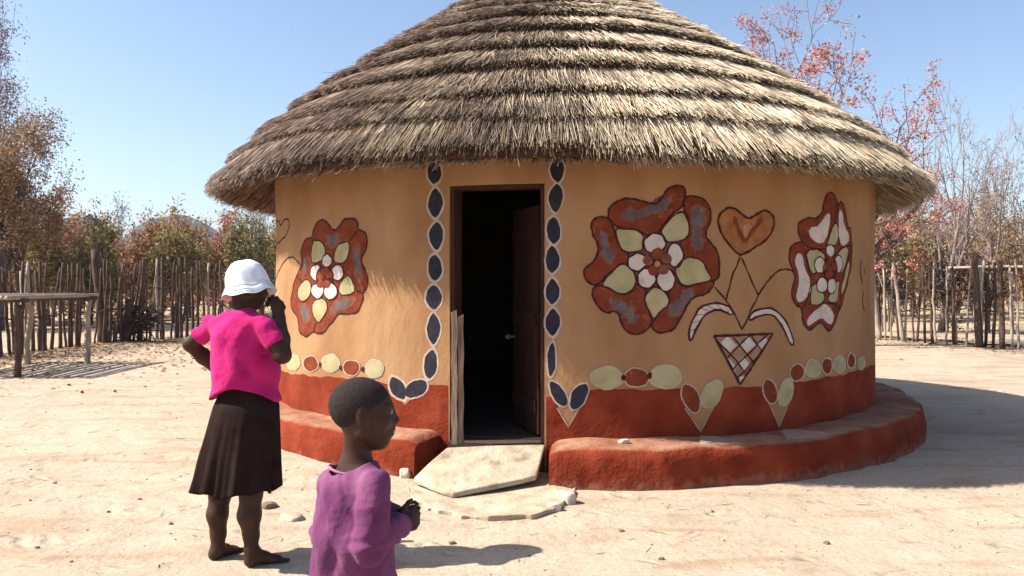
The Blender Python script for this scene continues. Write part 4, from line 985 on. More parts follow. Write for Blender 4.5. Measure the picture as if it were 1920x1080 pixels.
hx = (X - ww.location.x); hem = .934 - .060 * ((hx - .03) / .17) ** 2 - .10 * ((Y - WD) * wf[1] + (hx - .02) * wf[0]) + .002 * np.sin(40 * hx + 20 * Y)
hem = np.maximum(hem, .86)
s.D = np.maximum(s.D, (hem - Z).astype(np.float32))
s.cone(neck0 - up_ * .02 + wf * .005, neck0 + up_ * .10, .056, .064, .008, sub=True)
link('shirt', s.mesh('shirt', 2), M['pink_shirt'], ww)
# skirt: flared loft with folds
lv = [(700, 458, 44, .095), (738, 461, 53, .118), (760, 460, 62, .152), (787, 457, 66, .172), (820, 453, 70, .178), (853, 449, 74, .19), (890, 446, 77, .20), (914, 443, 80, .205)]
n = 160; vs = []; ys = np.array([l[0] for l in lv], float)
rows_n = 40
for j in range(rows_n + 1):
    py = 700 + (914 - 700) * j / rows_n; c_, hw, dp = [float(np.interp(py, ys, [l[k] for l in lv])) for k in (1, 2, 3)]
    fl = max(0, (py - 752) / 180)
    for i in range(n):
        q = 2 * math.pi * i / n
        pl = 1 + fl * (.085 * math.sin(9 * q + .8 + .35 * math.sin(3 * q)) + .05 * math.sin(15 * q + 2) + .02 * math.sin(31 * q))
        c0 = W(c_, py, .0); rad = hw * WD / F
        x = c0[0] + rad * math.cos(q) * (pl if fl else 1) * .97; y = WD + .022 * (1 - fl) + dp * math.sin(q) * pl; z = c0[2] + fl * (.012 * math.sin(9 * q + .8) + .008 * math.sin(5 * q))
        vs.append((x, y, z))
fs = [(j * n + i, j * n + (i + 1) % n, (j + 1) * n + (i + 1) % n, (j + 1) * n + i) for j in range(rows_n) for i in range(n)]
mb = MB(); mb.add(vs, fs); o = mb.build('skirt', M['skirt'], ww); m_ = o.modifiers.new('s', 'SOLIDIFY'); m_.thickness = .004; m_.offset = -1
# bucket hat
hatpr = [(0, .133), (.028, .130), (.052, .121), (.074, .105), (.090, .083), (.101, .052), (.108, .015), (.112, -.006), (.1145, -.012), (.126, -.032), (.140, -.054), (.1415, -.057), (.139, -.057), (.112, -.02), (.106, .0), (.100, .05), (.08, .095), (.03, .118), (0, .119)]
hc = W(464, 533, .03); axis = Vector((-.20, .06, 1)).normalized(); X_ = axis.cross(Vector((-hf[1], hf[0], 0))).normalized(); Y_ = axis.cross(X_)
n = 96; mb = MB(); vs = []
for (r0, z0) in hatpr:
    for i in range(n):
        q = 2 * math.pi * i / n
        rr_ = r0 * (1 + .03 * math.cos(2 * q) + (.018 * math.sin(5 * q + 40 * z0) + .012 * math.sin(11 * q + 2 + 30 * z0)) * min(1, r0 / .08)); zz = z0 + .006 * math.sin(3 * q + 1) * (r0 / .11) + .004 * math.sin(7 * q) * (r0 / .11)
        vs.append(Vector(hc) + X_ * rr_ * math.cos(q) * 1.02 + Y_ * rr_ * math.sin(q) * .98 + axis * zz)
fs = [(j * n + i, j * n + (i + 1) % n, (j + 1) * n + (i + 1) % n, (j + 1) * n + i) for j in range(len(hatpr) - 1) for i in range(n)]
mb.add(vs, fs); hat = mb.build('bucket_hat', M['hat'], ww)
mb = MB()
for r0, z0 in ((.1135, -.006), (.127, -.029), (.135, -.043)):
    mb.tube([Vector(hc) + X_ * math.cos(q) * 1.02 * r0 * (1 + .03 * math.cos(2 * q) + .018 * math.sin(5 * q + 40 * z0) + .012 * math.sin(11 * q + 2 + 30 * z0)) + Y_ * math.sin(q) * .98 * r0 * (1 + .03 * math.cos(2 * q) + .018 * math.sin(5 * q + 40 * z0) + .012 * math.sin(11 * q + 2 + 30 * z0)) + axis * (z0 + .006 * math.sin(3 * q + 1) * (r0 / .11) + .004 * math.sin(7 * q) * (r0 / .11)) for q in [2 * math.pi * k / 72 for k in range(73)]], [.0016] * 73, 5, cap=False)
mb.build('stitching', M['hat_band'], hat)

# ---------------- boy
BD = 2.5
bx = at(672, 1080, BD).x
bo = thing('person', (bx, BD, float(gh(bx, BD))), 'shaven headed child in loose faded purple long sleeved shirt with clasped hands', 'person')
def B(px, py, dy=0.0): return np.array(at(px, py, BD + dy))
bf = U((.80, .60, 0)); brr = np.array([bf[1], -bf[0], 0]); hb = U((.955, .28, -.06)); zg = float(gh(bx, BD))
s = SDF((bx - .22, BD - .26, zg - .01), (bx + .24, BD + .28, 1.24), .0046)
Hb = B(681, 772, 0)
P_b, f_, r_, u_ = head_parts(s, Hb, hb, .985)
nk = B(668, 872, .005)
s.cone(Hb - hb * .022 - up_ * .045, nk, .036, .043, .025)
s.cone(nk - up_ * .005, nk - up_ * .06, .05, .07, .03)
sR = B(704, 912, -.085); sL = B(632, 905, .095)
s.cone(nk - up_ * .03, sR, .042, .042, .03); s.cone(nk - up_ * .03, sL, .042, .042, .03)
s.ell(B(665, 960, .01), (.105, .075, .14), (brr, bf, up_), k=.04); s.ell(B(665, 1080, .01), (.105, .085, .15), (brr, bf, up_), k=.04); s.ell(B(665, 1180, .0), (.11, .09, .10), (brr, bf, up_), k=.04)
eR = B(690, 1022, -.115); wR = B(747, 984, -.03); eL = B(610, 1000, .17); wL = B(744, 966, .05)
s.chain([sR, eR, wR], [.036, .031, .023], .02); s.chain([sL, eL, wL], [.036, .031, .023], .02)
hand(s, wR, U((.80, .45, .30)), U((-.35, .75, .1)), .75, .80, 1, .05)
hand(s, wL, U((.88, -.30, .10)), U((-.15, -.6, -.6)), .75, .80, -1, .05)
for q, dy in ((-1, .05), (1, -.05)):
    h_ = B(665, 1190, 0) + brr * q * .055; k_ = np.array([h_[0], h_[1], zg + .33]) + bf * .01; a_ = np.array([h_[0], h_[1], zg + .065]) - bf * .015
    s.chain([h_, k_], [.07, .045], .03); s.chain([k_, k_ * .6 + a_ * .4 - bf * .01, a_], [.043, .043, .027], .02)
    hl = a_ - bf * .03; foot(s, a_, hl, hl + bf * .185, .78, zg, -q)
link('body', s.mesh('body', 1), M['skin_boy'], bo)
eyes(bo, P_b, f_, r_, u_, .985)
# close cropped hair
s = SDF(Hb - .13, Hb + .14, .0040)
sc = .985
s.ell(P_b(-.012, 0, .022), np.array((.0980, .0758, .0880)) * sc, (f_, r_, u_), k=.0)
X, Y, Z = s.grid(); q = [(X - Hb[0]), (Y - Hb[1]), (Z - Hb[2])]
a = sum(q[i] * f_[i] for i in range(3)); b = sum(q[i] * r_[i] for i in range(3)); c = sum(q[i] * u_[i] for i in range(3))
line = np.where(a > .005, -.018 + (a - .005) * .80, -.018 + (a - .005) * .55) + .010 * np.sin(a * 60) * (a > 0) - .012 * np.exp(-((a - .012) / .012) ** 2)
s.D = np.maximum(s.D, ((line - c) * .8).astype(np.float32)); s.D += (.0009 * np.sin(a * 310) * np.sin(b * 290) * np.sin(c * 330)).astype(np.float32)
link('hair', s.mesh('hair', 1), M['stubble'], bo)
# loose purple shirt
s = SDF((bx - .24, BD - .28, .44), (bx + .26, BD + .30, 1.06), .0046)
s.cone(B(664, 925, .01), B(663, 1010, .01), .105, .118, .04); s.ell(B(662, 960, .01), (.125, .10, .13), (brr, bf, up_), k=.04)
s.cone(B(663, 1010, .01), B(662, 1190, .01), .125, .150, .04)
s.cone(nk - up_ * .050, sR, .050, .050, .04); s.cone(nk - up_ * .050, sL, .050, .050, .04)
s.cone(nk - up_ * .055, nk - up_ * .018, .080, .066, .03)
def ringf(ph): return lambda X, Y, Z, t: .0045 * np.sin(t * 26 + ph + 30 * X + 3 * np.sin(Z * 40)) * np.clip(t * 1.5 - .2, 0, 1)
s.cone(sR, eR - up_ * .006, .050, .050, .010, fold=ringf(0)); s.cone(eR - up_ * .004, wR - U(wR - eR) * .005, .048, .036, .014, fold=lambda X, Y, Z, t: .0055 * np.sin(t * 24 + 25 * Y) * np.clip(1.3 - t * .5, 0, 1))
s.cone(sL, eL, .052, .050, .03, fold=ringf(2)); s.cone(eL, wL - U(wL - eL) * .005, .048, .034, .025, fold=lambda X, Y, Z, t: .005 * np.sin(t * 24))
X, Y, Z = s.grid(); x = X - bx; lat = x * .75 - (Y - BD) * .65
ev = np.clip((1.0 - Z) * 3, 0, 1)
cre = lambda q: (1 - np.abs(np.sin(q))) ** 2.5
s.D += (.008 * cre(17 * lat + .9 * np.sin(7 * Z) + .4) * ev + .006 * cre(14 * Z + 16 * x + 1.5 * np.sin(14 * lat)) * (1 - .3 * ev) + .0045 * np.sin(42 * lat + 1.4 * np.sin(6 * Z) + .6) * ev + .0030 * np.sin(95 * lat + 5 * np.sin(5 * Z)) * ev + .0035 * np.sin(40 * Z + 30 * x + 3 * np.sin(20 * lat)) * (1 - .5 * ev)).astype(np.float32)
s.D = np.maximum(s.D, (.50 + .008 * np.sin(30 * x) - Z).astype(np.float32))
s.cone(nk - up_ * .038 - bf * .016 - brr * .01, nk + up_ * .10, .062, .076, .006, sub=True)
shirt = link('shirt', s.mesh('shirt', 2), M['purple'], bo)
# ribbed collar ring on the neckline
mb = MB(); pts = []
for i in range(41):
    q = 2 * math.pi * i / 40; pts.append(nk - bf * .016 - brr * .01 + (bf * math.cos(q) + brr * math.sin(q)) * .0665 + up_ * (-.019 - .018 * math.cos(q) + .004 * math.sin(2 * q)))
mb.tube(pts, [.0042] * 41, 8, cap=False); mb.build('collar', M['collar'], bo)
# shorts (below the picture)
s = SDF((bx - .2, BD - .2, .32), (bx + .2, BD + .2, .62), .008)
for q in (-1, 1):
    h_ = B(665, 1190, 0) + brr * q * .055; s.cone(h_ + up_ * .05, np.array([h_[0], h_[1], zg + .40]), .09, .075, .03)
link('shorts', s.mesh('shorts', 1), M['shorts'], bo)

# ------------------------------------------------------------------ fences, racks
M['post'] = mat("fence_pole", [(0.3, (.05, .03, .024)), (0.7, (.125, .08, .06))], 9, 6, .95, (24, .7, .02), stretch=(3, 3, .5))
M['post_pale'] = mat("pale_fence_pole", [(0.3, (.24, .185, .145)), (0.7, (.44, .36, .29))], 9, 6, .95, (24, .7, .02), stretch=(3, 3, .5))
M['brush'] = mat("dry_brush", var((.085, .052, .04), .4), 20, 4, .95, island=True)
def pole(b, p0, p1, r0, r1, rs, wig=.03, n=7, sides=6):
    p0 = Vector(p0); p1 = Vector(p1); ph = rs.uniform(0, 6); a = Vector((rs.uniform(-1, 1), rs.uniform(-1, 1), 0)) * wig; pts = []; rad = []
    for i in range(n + 1):
        t = i / n; pts.append(p0.lerp(p1, t) + a * math.sin(t * 3.4 + ph) * (.4 + t) + Vector((rs.gauss(0, .008), rs.gauss(0, .008), 0))); rad.append((r0 + (r1 - r0) * t) * rs.uniform(.85, 1.15))
    b.tube(pts, rad, sides)
def fence(name, label, base, tops, step, seed, rmin, rmax, pale, lean, thick=()):
    """base: pixel polyline (px, py at the ground)"""
    rs = random.Random(seed)
    px = [b_[0] for b_ in base]; o = None; posts = []
    root = thing(name, on_ground(*base[0]), label, 'fence')
    x = px[0]; bases = []
    while x < px[-1]:
        py = float(np.interp(x, px, [b_[1] for b_ in base])); g = gpt(x, py); g.y += rs.uniform(-.15, .15)
        ty = float(np.interp(x, [t[0] for t in tops], [t[1] for t in tops])) + rs.uniform(-9, 12); d = g.y
        top = at(x + rs.gauss(0, lean), ty, d + rs.uniform(-.1, .1))
        r = rs.uniform(rmin, rmax); mb = MB(); pole(mb, g - Vector((0, 0, .15)), top, r, r * rs.uniform(.5, .8), rs)
        if rs.random() < .2:
            m_ = g.lerp(top, rs.uniform(.6, .8)); pole(mb, m_, m_ + Vector((rs.uniform(-.22, .22), rs.uniform(-.1, .1), rs.uniform(.2, .5))), r * .6, r * .3, rs, .01, 4, 5)
        mb.build('post', M['post_pale'] if rs.random() < pale else M['post'], root); bases.append((g, top))
        x += step * rs.uniform(.65, 1.35)
    for h_ in (.42, .66):
        mb = MB(); pts = []; 
        for i, (g, t) in enumerate(bases): pts.append(g.lerp(t, h_ + rs.uniform(-.02, .02)) + Vector((0, .06, 0)))
        mb.tube(pts, [rs.uniform(.012, .022) for _ in pts], 5); mb.build('rail', M['post'], root)
    return root, rs
FL, rs = fence('pole_fence', 'dark brown pole fence along the yard left of the hut', [(-60, 676), (20, 668), (100, 656), (180, 646), (250, 640), (340, 635), (420, 630), (505, 626), (560, 624), (660, 622)], [(-60, 500), (170, 496), (250, 488), (420, 490), (560, 494)], 9.5, 11, .028, .050, .06, 5)
for px_, py_, tx, ty, r in ((190, 643, 184, 468, .13), (236, 641, 238, 560, .15), (215, 642, 222, 520, .06), (330, 636, 333, 540, .05), (262, 640, 266, 500, .07)):
    g = gpt(px_, py_); mb = MB(); pole(mb, g - Vector((0, 0, .1)), at(tx, ty, g.y), r, r * .6, rs, .08, 8, 8); mb.build('post', M['post'], FL)
# tangle of dry branches stuffed against the fence
def tangle(name, px0, px1, py0, py1, n, seed, label):
    rs = random.Random(seed); mb = MB()
    for _ in range(n):
        px_ = rs.uniform(px0, px1); g = gpt(px_, py1); z = rs.uniform(.25, 1) ; c_ = at(px_, py1 + (py0 - py1) * z, g.y + rs.uniform(-.3, .2))
        d = Vector((rs.gauss(0, 1), rs.gauss(0, .4), rs.gauss(0, .5))).normalized() * rs.uniform(.2, .6)
        pts = [c_ - d, c_ + Vector((rs.gauss(0, .06), rs.gauss(0, .06), rs.gauss(0, .06))), c_ + d]; mb.tube(pts, [.018, .014, .005], 4)
    o = mb.build(name, M['brush'], None); return tag(o, label, 'brush pile')
tangle('brush_pile', 205, 292, 575, 640, 150, 3, 'dark tangle of dry branches stuffed against the left fence')
FR, rs = fence('pole_fence', 'sparse grey pole fence on the right of the hut', [(1490, 630), (1600, 634), (1640, 637), (1700, 641), (1760, 645), (1840, 650), (1920, 655), (1990, 659)], [(1600, 492), (1750, 494), (1990, 492)], 13.5, 21, .024, .042, .5, 6)
for px_, py_, tx, ty, r, m_ in ((1648, 638, 1633, 482, .07, 'post_pale'), (1694, 641, 1676, 492, .05, 'post_pale'), (1838, 651, 1828, 474, .085, 'post'), (1880, 653, 1874, 478, .07, 'post'), (1832, 650, 1838, 500, .06, 'post_pale')):
    g = gpt(px_, py_); mb = MB(); pole(mb, g - Vector((0, 0, .1)), at(tx, ty, g.y), r, r * .75, rs, .03, 8, 8); mb.build('post', M[m_], FR)
mb = MB(); pts = [gpt(x, float(np.interp(x, [1600, 1990], [634, 659]))) + Vector((0, -.03, .06 + .02 * math.sin(x))) for x in range(1600, 1990, 20)]; mb.tube(pts, [.025] * len(pts), 5); mb.build('rail', M['post'], FR)
def rack(name, label, x0, x1, y0, y1, h, n, seed, along_y=True, pale='post_pale'):
    rs = random.Random(seed); root = thing(name, ((x0 + x1) / 2, (y0 + y1) / 2, 0), label, 'rack')
    for x in (x0 + .12, (x0 + x1) / 2, x1 - .05):
        for y in (y0 + .1, y1 - .12):
            mb = MB(); g = Vector((x + rs.uniform(-.06, .06), y + rs.uniform(-.06, .06), float(gh(x, y)) - .1)); t = Vector((x, y, h - .05)); pole(mb, g, t, .055, .045, rs, .03)
            f = t - Vector((0, 0, .10)); mb.tube([f, f + Vector((.07, 0, .13))], [.028, .018], 5); mb.tube([f, f + Vector((-.06, .02, .13))], [.028, .018], 5)
            mb.build('leg', M['post_pale'] if rs.random() < .6 else M['post'], root)
    for y in (y0 + .1, y1 - .12):
        mb = MB(); pole(mb, (x0 - .15, y, h), (x1 + .1, y, h + .02), .042, .038, rs, .0, 8); mb.build('beam', M['post'], root)
    for i in range(n):
        x = x0 + (x1 - x0) * (i + .5) / n; mb = MB(); r = rs.uniform(.028, .045); pole(mb, (x + rs.gauss(0, .02), y0 - rs.uniform(.05, .25), h + .065 + rs.uniform(-.005, .015)), (x + rs.gauss(0, .03), y1 + rs.uniform(.02, .3), h + .07 + rs.uniform(-.005, .015)), r, r * .8, rs, .0, 8); mb.build('slat', M[pale], root)
    return root
rack('pole_rack', 'raised rack of pale poles standing in the yard at far left', -10.1, -7.78, 12.6, 14.9, 1.20, 22, 5)
rack('pole_rack', 'pale pole rack standing behind the right fence', 12.6, 16.2, 21.6, 23.2, 1.86, 30, 6)

# ------------------------------------------------------------------ trees and bushes
def leafmat(name, stops, tr=.25): return mat(name, stops, 1.2, 4, .75, island=True, spec=.2, translucent=tr, island_mix=.7)
LM = {
 'rust': leafmat("rust_leaves", [(.15, (.16, .075, .04)), (.5, (.34, .175, .095)), (.85, (.47, .28, .16))]),
 'brown': leafmat("brown_leaves", [(.15, (0.138, 0.081, 0.040)), (.5, (0.310, 0.190, 0.092)), (.85, (0.460, 0.299, 0.161))]),
 'olive': leafmat("olive_leaves", [(.15, (.13, .095, .04)), (.5, (.29, .22, .095)), (.85, (.43, .33, .16))]),
 'green': leafmat("green_leaves", [(.15, (.09, .085, .03)), (.5, (.22, .20, .07)), (.85, (.36, .31, .14))]),
 'gold': leafmat("golden_leaves", [(.15, (0.230, 0.127, 0.029)), (.5, (0.483, 0.287, 0.069)), (.85, (0.575, 0.368, 0.115))]),
 'pink': leafmat("pinkish_red_leaves", [(.15, (0.230, 0.069, 0.052)), (.5, (0.460, 0.178, 0.132)), (.85, (0.621, 0.322, 0.247))]),
 'grey': leafmat("greyish_leaves", [(.15, (0.115, 0.092, 0.092)), (.5, (0.253, 0.196, 0.196)), (.85, (0.391, 0.310, 0.299))]),
 'dark': leafmat("dark_thorn_leaves", [(.15, (.016, .013, .012)), (.5, (.04, .028, .024)), (.85, (.085, .055, .042))], .05)}
M['bark'] = mat("grey_brown_bark", [(0.3, (.065, .045, .04)), (0.7, (.16, .115, .10))], 12, 6, .95, (30, .7, .02))
M['twig'] = mat("pale_twigs", [(0.3, (.16, .115, .105)), (0.7, (.30, .235, .215))], 6, 4, .95)
def tree(name, label, cat, group, px, py_top, d, spread, seed, leaf, nleaf, lsize, stems=1, split=.38, droop=0.0, levels=4, clus=.22, twigs=1.0, lean=0.0, patch=1.0, hw=None):
    rs = random.Random(seed); nr = np.random.default_rng(seed)
    g = at(px, 540, d); gx, gy = g.x, d; gz = float(gh(gx, gy)); H = at(px, py_top, d).z - gz
    root = thing(name, (gx, gy, gz), label, cat, group)
    segs = []; tips = []
    def branch(p, dr, L, r, lv):
        n = 5 if lv < 2 else 3; pts = [p]; rad = [r]; q = p.copy(); dd = dr.copy()
        for i in range(n):
            dd = (dd + Vector((rs.gauss(0, .16), rs.gauss(0, .16), rs.gauss(0, .14) + (.03 if lv else .02) - droop * lv * .05))).normalized(); q = q + dd * (L / n); pts.append(q.copy()); rad.append(max(r * (1 - .62 * (i + 1) / n), .0065 if lv >= 3 else .009))
        segs.append((pts, rad, lv))
        if lv >= levels - 1:
            tips.extend(pts[1:]); return
        if lv >= levels - 2: tips.append(pts[-1])
        k = rs.randint(3, 4) if lv else rs.randint(4, 6)
        for c in range(k):
            t = rs.uniform(split, 1.0) if c else 1.0; i = min(int(t * n), n - 1); b = pts[i].lerp(pts[i + 1], t * n - i) if t < 1 else pts[-1]
            az = rs.uniform(0, 6.283); an = rs.uniform(.45, 1.25) * (1 if lv else spread)
            base = (pts[i + 1] - pts[i]).normalized(); a = base.orthogonal().normalized(); bb = base.cross(a)
            nd = (base * math.cos(an) + (a * math.cos(az) + bb * math.sin(az)) * math.sin(an)).normalized()
            branch(b, nd, L * rs.uniform(.52, .74), max(rad[i] * rs.uniform(.5, .68), .009), lv + 1)
    for sN in range(stems):
        a = rs.uniform(0, 6.283); o_ = .18 * (stems > 1)
        branch(Vector((gx + o_ * math.cos(a), gy + o_ * math.sin(a), gz - .1)), Vector((math.cos(a) * .35 * (stems > 1) + lean, math.sin(a) * .35 * (stems > 1), 1)).normalized(), H * (.42 if stems == 1 else .40) * rs.uniform(.85, 1.1), (.030 if stems == 1 else .014) * H, 0)
    zmax = float(np.percentile([t.z for t in tips], 96)) - gz; k = H / zmax                     # scale to the height and width in the picture
    rad_ = float(np.percentile([math.hypot(t.x - gx, t.y - gy) for t in tips], 85))
    kk = min(max((hw * d / F) / rad_, .3), 3) if hw else min(max(k, .5), 2)
    def sc(v): return Vector((gx + (v.x - gx) * kk, gy + (v.y - gy) * kk, gz + (v.z - gz) * k))
    mb = MB()
    for pts, rad, lv in segs:
        if lv >= 3 and rs.random() > twigs: continue
        mb.tube([sc(q) for q in pts], [q_ * (1 if lv < 3 else 1.0) for q_ in rad], 6 if lv < 2 else 3, cap=False)
    mb.build('trunk', M['bark'] if leaf != 'bare' else M['twig'], root)
    if nleaf:
        T = np.array([sc(t) for t in tips]); w_ = nr.gamma(patch, 1, len(T)); i = nr.choice(len(T), nleaf, p=w_ / w_.sum())
        c = T[i] + nr.normal(0, clus, (nleaf, 3)) * [1, 1, .8]; c[:, 2] = np.maximum(c[:, 2], gz + .12)
        a = nr.normal(0, 1, (nleaf, 3)); a /= np.linalg.norm(a, axis=1)[:, None]; b = np.cross(a, nr.normal(0, 1, (nleaf, 3))); b /= np.linalg.norm(b, axis=1)[:, None]
        sz = (lsize * nr.uniform(.55, 1.25, nleaf))[:, None]; m_ = np.cross(a, b)
        V = np.stack([c - a * sz, c + b * sz * .45 + m_ * sz * .12, c + a * sz, c - b * sz * .45 + m_ * sz * .12], 1).reshape(-1, 3)
        link('crown', mesh_np('crown', V, np.arange(nleaf * 4).reshape(-1, 4)), LM[leaf if leaf in LM else 'grey'], root, smooth=False)
    return root
TB = 'trees and bushes behind the left fence'; TR = 'trees and bushes behind the right fence'
# left of the hut
tree('tree', 'tall half bare grey tree at the top left edge', 'tree', TB, -42, 55, 27, .8, 101, 'grey', 9000, .055, split=.35, clus=.16, levels=5, twigs=1, hw=80)
tree('tree', 'broad tree with brown leaves and a rusty side branch at the left edge', 'tree', TB, -5, 235, 25, .95, 102, 'brown', 24000, .050, split=.25, clus=.20, levels=5, hw=105)
tree('tree', 'rust leaved tree leaning right beside the broad brown one', 'tree', TB, 45, 275, 26, .9, 103, 'rust', 6000, .06, split=.35, clus=.15, levels=5, hw=85)
Lb = [(-40, 390, 28, 'olive', 'olive bush low at the far left edge behind the fence', 60), (45, 395, 30, 'rust', 'rusty bush under the broad brown tree', 60), (95, 425, 27.8, 'olive', 'low olive bush behind the pole rack', 50), (140, 410, 33, 'rust', 'orange brown bush right of the broad brown tree', 50), (175, 432, 28.5, 'green', 'low green bush behind the leaning thick post', 45),
      (205, 418, 34, 'brown', 'brown bush with thin open top before the hills', 50), (228, 388, 36, 'grey', 'pale wispy tree top rising above the brown bushes', 45), (258, 428, 31, 'rust', 'reddish bush left of the golden one', 45), (298, 430, 32, 'gold', 'golden orange bush under the round hill', 40), (335, 438, 29, 'olive', 'low olive bush below the golden one', 45),
      (362, 425, 33, 'rust', 'rust red bush right of the golden one', 45), (405, 424, 35, 'pink', 'pinkish red bush above the white hat', 40), (440, 410, 37, 'brown', 'sparse brown tree left of the eave', 40), (465, 425, 31, 'green', 'bright green bush touching the wall edge', 35), (490, 385, 36, 'grey', 'pale bare tree under the left eave', 40), (530, 410, 34, 'olive', 'olive bush hidden partly by the hut wall', 50)]
for i, (px_, ty, d, lf, lab, hw) in enumerate(Lb):
    thin = lf == 'grey'
    tree('bush' if not thin else 'tree', lab, 'bush' if not thin else 'tree', TB, px_, ty, d, .9, 200 + i, lf, 1500 if thin else 5000, .05 if thin else .075, stems=1 if thin else 4, split=.25, clus=.15, levels=5 if thin else 4, hw=hw)
# right of the hut
tree('tree', 'red leaved tree rising behind the right slope of the roof', 'tree', TR, 1590, 40, 19, 1.0, 331, 'pink', 10000, .040, split=.22, clus=.09, levels=5, twigs=1.0, hw=185)
tree('tree', 'bare tree with long twigs right of the eave', 'tree', TR, 1755, 205, 24, .7, 302, 'bare', 350, .04, stems=2, split=.25, levels=5, clus=.12, hw=95)
tree('tree', 'pale bare tree near the right edge', 'tree', TR, 1845, 240, 27, .7, 303, 'bare', 350, .045, stems=2, split=.25, levels=5, clus=.12, hw=90)
tree('tree', 'brownish half bare tree at the right edge', 'tree', TR, 1960, 210, 25, .8, 304, 'brown', 2600, .05, stems=2, split=.25, levels=5, clus=.14, hw=90)
Rb = [(1640, 385, 31, 'pink', 'pinkish bush beside the right wall edge', 45), (1668, 420, 29, 'olive', 'olive bush just right of the wall', 40), (1715, 378, 34, 'brown', 'brown bush below the eave tip', 50), (1752, 425, 30, 'olive', 'low olive bush behind the middle of the right fence', 45), (1790, 385, 35, 'pink', 'pale pink bush under the long twigs', 45),
      (1835, 420, 31, 'brown', 'tan bush behind the thick grey post', 45), (1880, 390, 34, 'olive', 'olive brown bush near the right edge', 50), (1925, 405, 31, 'brown', 'brown bush at the very right edge', 50), (1600, 400, 33, 'brown', 'brown bush mostly hidden by the right wall', 45)]
for i, (px_, ty, d, lf, lab, hw) in enumerate(Rb):
    tree('bush', lab, 'bush', TR, px_, ty, d, .9, 400 + i, lf, 3500, .07, stems=4, split=.25, clus=.15, levels=4, hw=hw)
for i, (px_, ty, d, lab) in enumerate([(1662, 484, 23.8, 'black thorn bush behind the first right fence poles'), (1772, 488, 24.0, 'dark rusty thorn bush behind the right fence'), (1862, 494, 23.0, 'dark thorn bush by the thick grey post')]):
    tree('bush', lab, 'bush', TR, px_, ty, d, 1.0, 500 + i, 'dark', 1500, .06, stems=3, split=.6, clus=.16, levels=3, hw=34)
# far scrub closing the horizon, and litter below the fences
def scatter(name, label, cat, n, fn, size, m, seed, flat=False):
    nr = np.random.default_rng(seed); c = fn(nr, n); a = nr.normal(0, 1, (n, 3)); 
    if flat: a[:, 2] *= .25
    a /= np.linalg.norm(a, axis=1)[:, None]; h_ = nr.normal(0, 1, (n, 3)); 
    if flat: h_ = h_ * .3 + [0, 0, 1]
    b = np.cross(a, h_); b /= np.linalg.norm(b, axis=1)[:, None]; sz = (size * nr.uniform(.5, 1.4, n))[:, None]
    V = np.stack([c - a * sz, c + b * sz * .5, c + a * sz, c - b * sz * .5], 1).reshape(-1, 3)
    o = link(name, mesh_np(name, V, np.arange(4 * n).reshape(-1, 4)), m, None, False); return tag(o, label, cat, None, 'stuff')
def far(nr, n):
    k = 420; cx = nr.uniform(-75, 75, k); cy = nr.uniform(38, 80, k); hh_ = nr.uniform(1.6, 4.6, k) * (cy / 45) ** .4; i = nr.integers(0, k, n)
    p = nr.normal(0, 1, (n, 3)); p /= np.linalg.norm(p, axis=1)[:, None]; p *= nr.uniform(.4, 1, (n, 1)) ** .5
    return np.stack([cx[i] + p[:, 0] * hh_[i] * .75, cy[i] + p[:, 1] * hh_[i] * .75, gh(cx[i], cy[i]) + hh_[i] * .52 * (1 + p[:, 2] * .95)], -1)
M['scrub'] = leafmat("scrub_leaves", [(.15, (.12, .075, .04)), (.4, (.25, .14, .07)), (.7, (.34, .18, .09)), (.9, (.24, .20, .08))], .2)
scatter('scrubland', 'mass of brown dry scrub far behind the fences', 'scrub', 60000, far, .20, M['scrub'], 9)
def lit(nr, n):
    px_ = nr.uniform(-80, 420, n); py_ = np.interp(px_, [-80, 20, 180, 420], [680, 668, 648, 632]) + nr.exponential(14, n) - 6
    d = 1.5 * F / (py_ - HOR); x = (px_ - 960) / F * d; return np.stack([x, d, gh(x, d) + .012], -1)
scatter('leaf_litter', 'brown dry leaves and twigs littering the sand under the left fence', 'leaf litter', 4200, lit, .045, LM['brown'], 11, True)
def lit2(nr, n):
    px_ = nr.uniform(1600, 1980, n); py_ = np.interp(px_, [1600, 1980], [632, 657]) + nr.normal(0, 7, n)
    d = 1.5 * F / (py_ - HOR); x = (px_ - 960) / F * d; return np.stack([x, d, gh(x, d) + .012], -1)
scatter('leaf_litter', 'brown dry leaves scattered along the foot of the right fence', 'leaf litter', 900, lit2, .04, LM['brown'], 12, True)

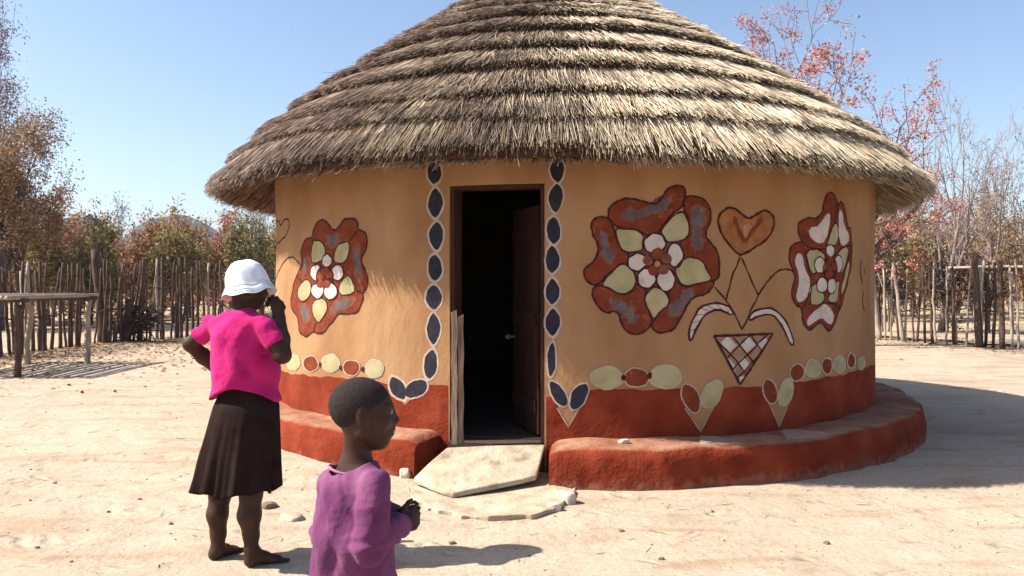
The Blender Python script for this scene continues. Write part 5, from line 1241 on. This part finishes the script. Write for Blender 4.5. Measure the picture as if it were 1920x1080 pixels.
def straw(nr, n):
    x = nr.uniform(-5, 7, n); y = nr.uniform(3.2, 12, n); k = np.hypot(x - CX, y - CY) > 3.95; x = x[k]; y = y[k]; keep = nr.random(len(x)) < np.exp(-np.abs(np.hypot(x - CX, y - CY) - 4.2) / 1.3) * .8 + .16
    return np.stack([x[keep], y[keep], gh(x[keep], y[keep]) + .004], -1)
def scatter_straw():
    nr = np.random.default_rng(31); c = straw(nr, 1500); n = len(c); a = nr.normal(0, 1, (n, 3)); a[:, 2] *= .12; a /= np.linalg.norm(a, axis=1)[:, None]; L = nr.uniform(.015, .07, n)[:, None]
    V, Q = prisms(c - a * L, c + nr.normal(0, .002, (n, 3)), c + a * L, nr.uniform(.0012, .0028, n), np.tile([0, 0, 1.0], (n, 1)))
    tag(link('straw_litter', mesh_np('straw_litter', V, Q), mat("loose_straw", [(.1, (.16, .10, .06)), (.6, (.42, .31, .18)), (.9, (.55, .45, .3))], 5, 2, .9, island=True), None, False), 'scraps of dry straw fallen on the sand round the hut', 'straw', None, 'stuff')
scatter_straw()
def gravel():
    nr = np.random.default_rng(32); n = 2600; x = nr.uniform(-6, 7, n); y = 2.8 + nr.gamma(2, 2.2, n); k = np.hypot(x - CX, y - CY) > 3.95; x = x[k]; y = y[k]; n = len(x); r = .0022 + nr.gamma(1.5, .0016, n)
    o6 = np.array([(1, 0, 0), (-1, 0, 0), (0, 1, 0), (0, -1, 0), (0, 0, .6), (0, 0, -.6)], float); f = np.array([(0, 2, 4), (2, 1, 4), (1, 3, 4), (3, 0, 4), (2, 0, 5), (1, 2, 5), (3, 1, 5), (0, 3, 5)])
    V = np.stack([x, y, gh(x, y) + r * .3], -1)[:, None] + o6[None] * r[:, None, None] * nr.uniform(.6, 1.4, (n, 6, 1)); Q = f[None] + 6 * np.arange(n)[:, None, None]
    tag(link('gravel', mesh_np('gravel', V.reshape(-1, 3), Q.reshape(-1, 3)), mat("grit", [(.1, (.12, .08, .06)), (.5, (.28, .20, .14)), (.9, (.45, .36, .27))], 5, 2, .9, island=True), None, True), 'fine grit scattered over the sand', 'gravel', None, 'stuff')
gravel()

# ------------------------------------------------------------------ dusty air
mb = MB(); mb.box((0, 0, 60), (1190, 0, 0), (0, 1190, 0), (0, 0, 62.5))
hz = bpy.data.materials.new("dusty_air"); hz.use_nodes = True; N = hz.node_tree; N.nodes.remove(N.nodes["Principled BSDF"])
pv = N.nodes.new("ShaderNodeVolumePrincipled"); pv.inputs['Density'].default_value = .00018; pv.inputs['Color'].default_value = (.66, .80, 1, 1); pv.inputs['Anisotropy'].default_value = .3
N.links.new(pv.outputs[0], N.nodes["Material Output"].inputs['Volume'])
tag(mb.build('haze', hz, None, False), 'pale dusty haze in the air', 'haze', None, 'stuff')
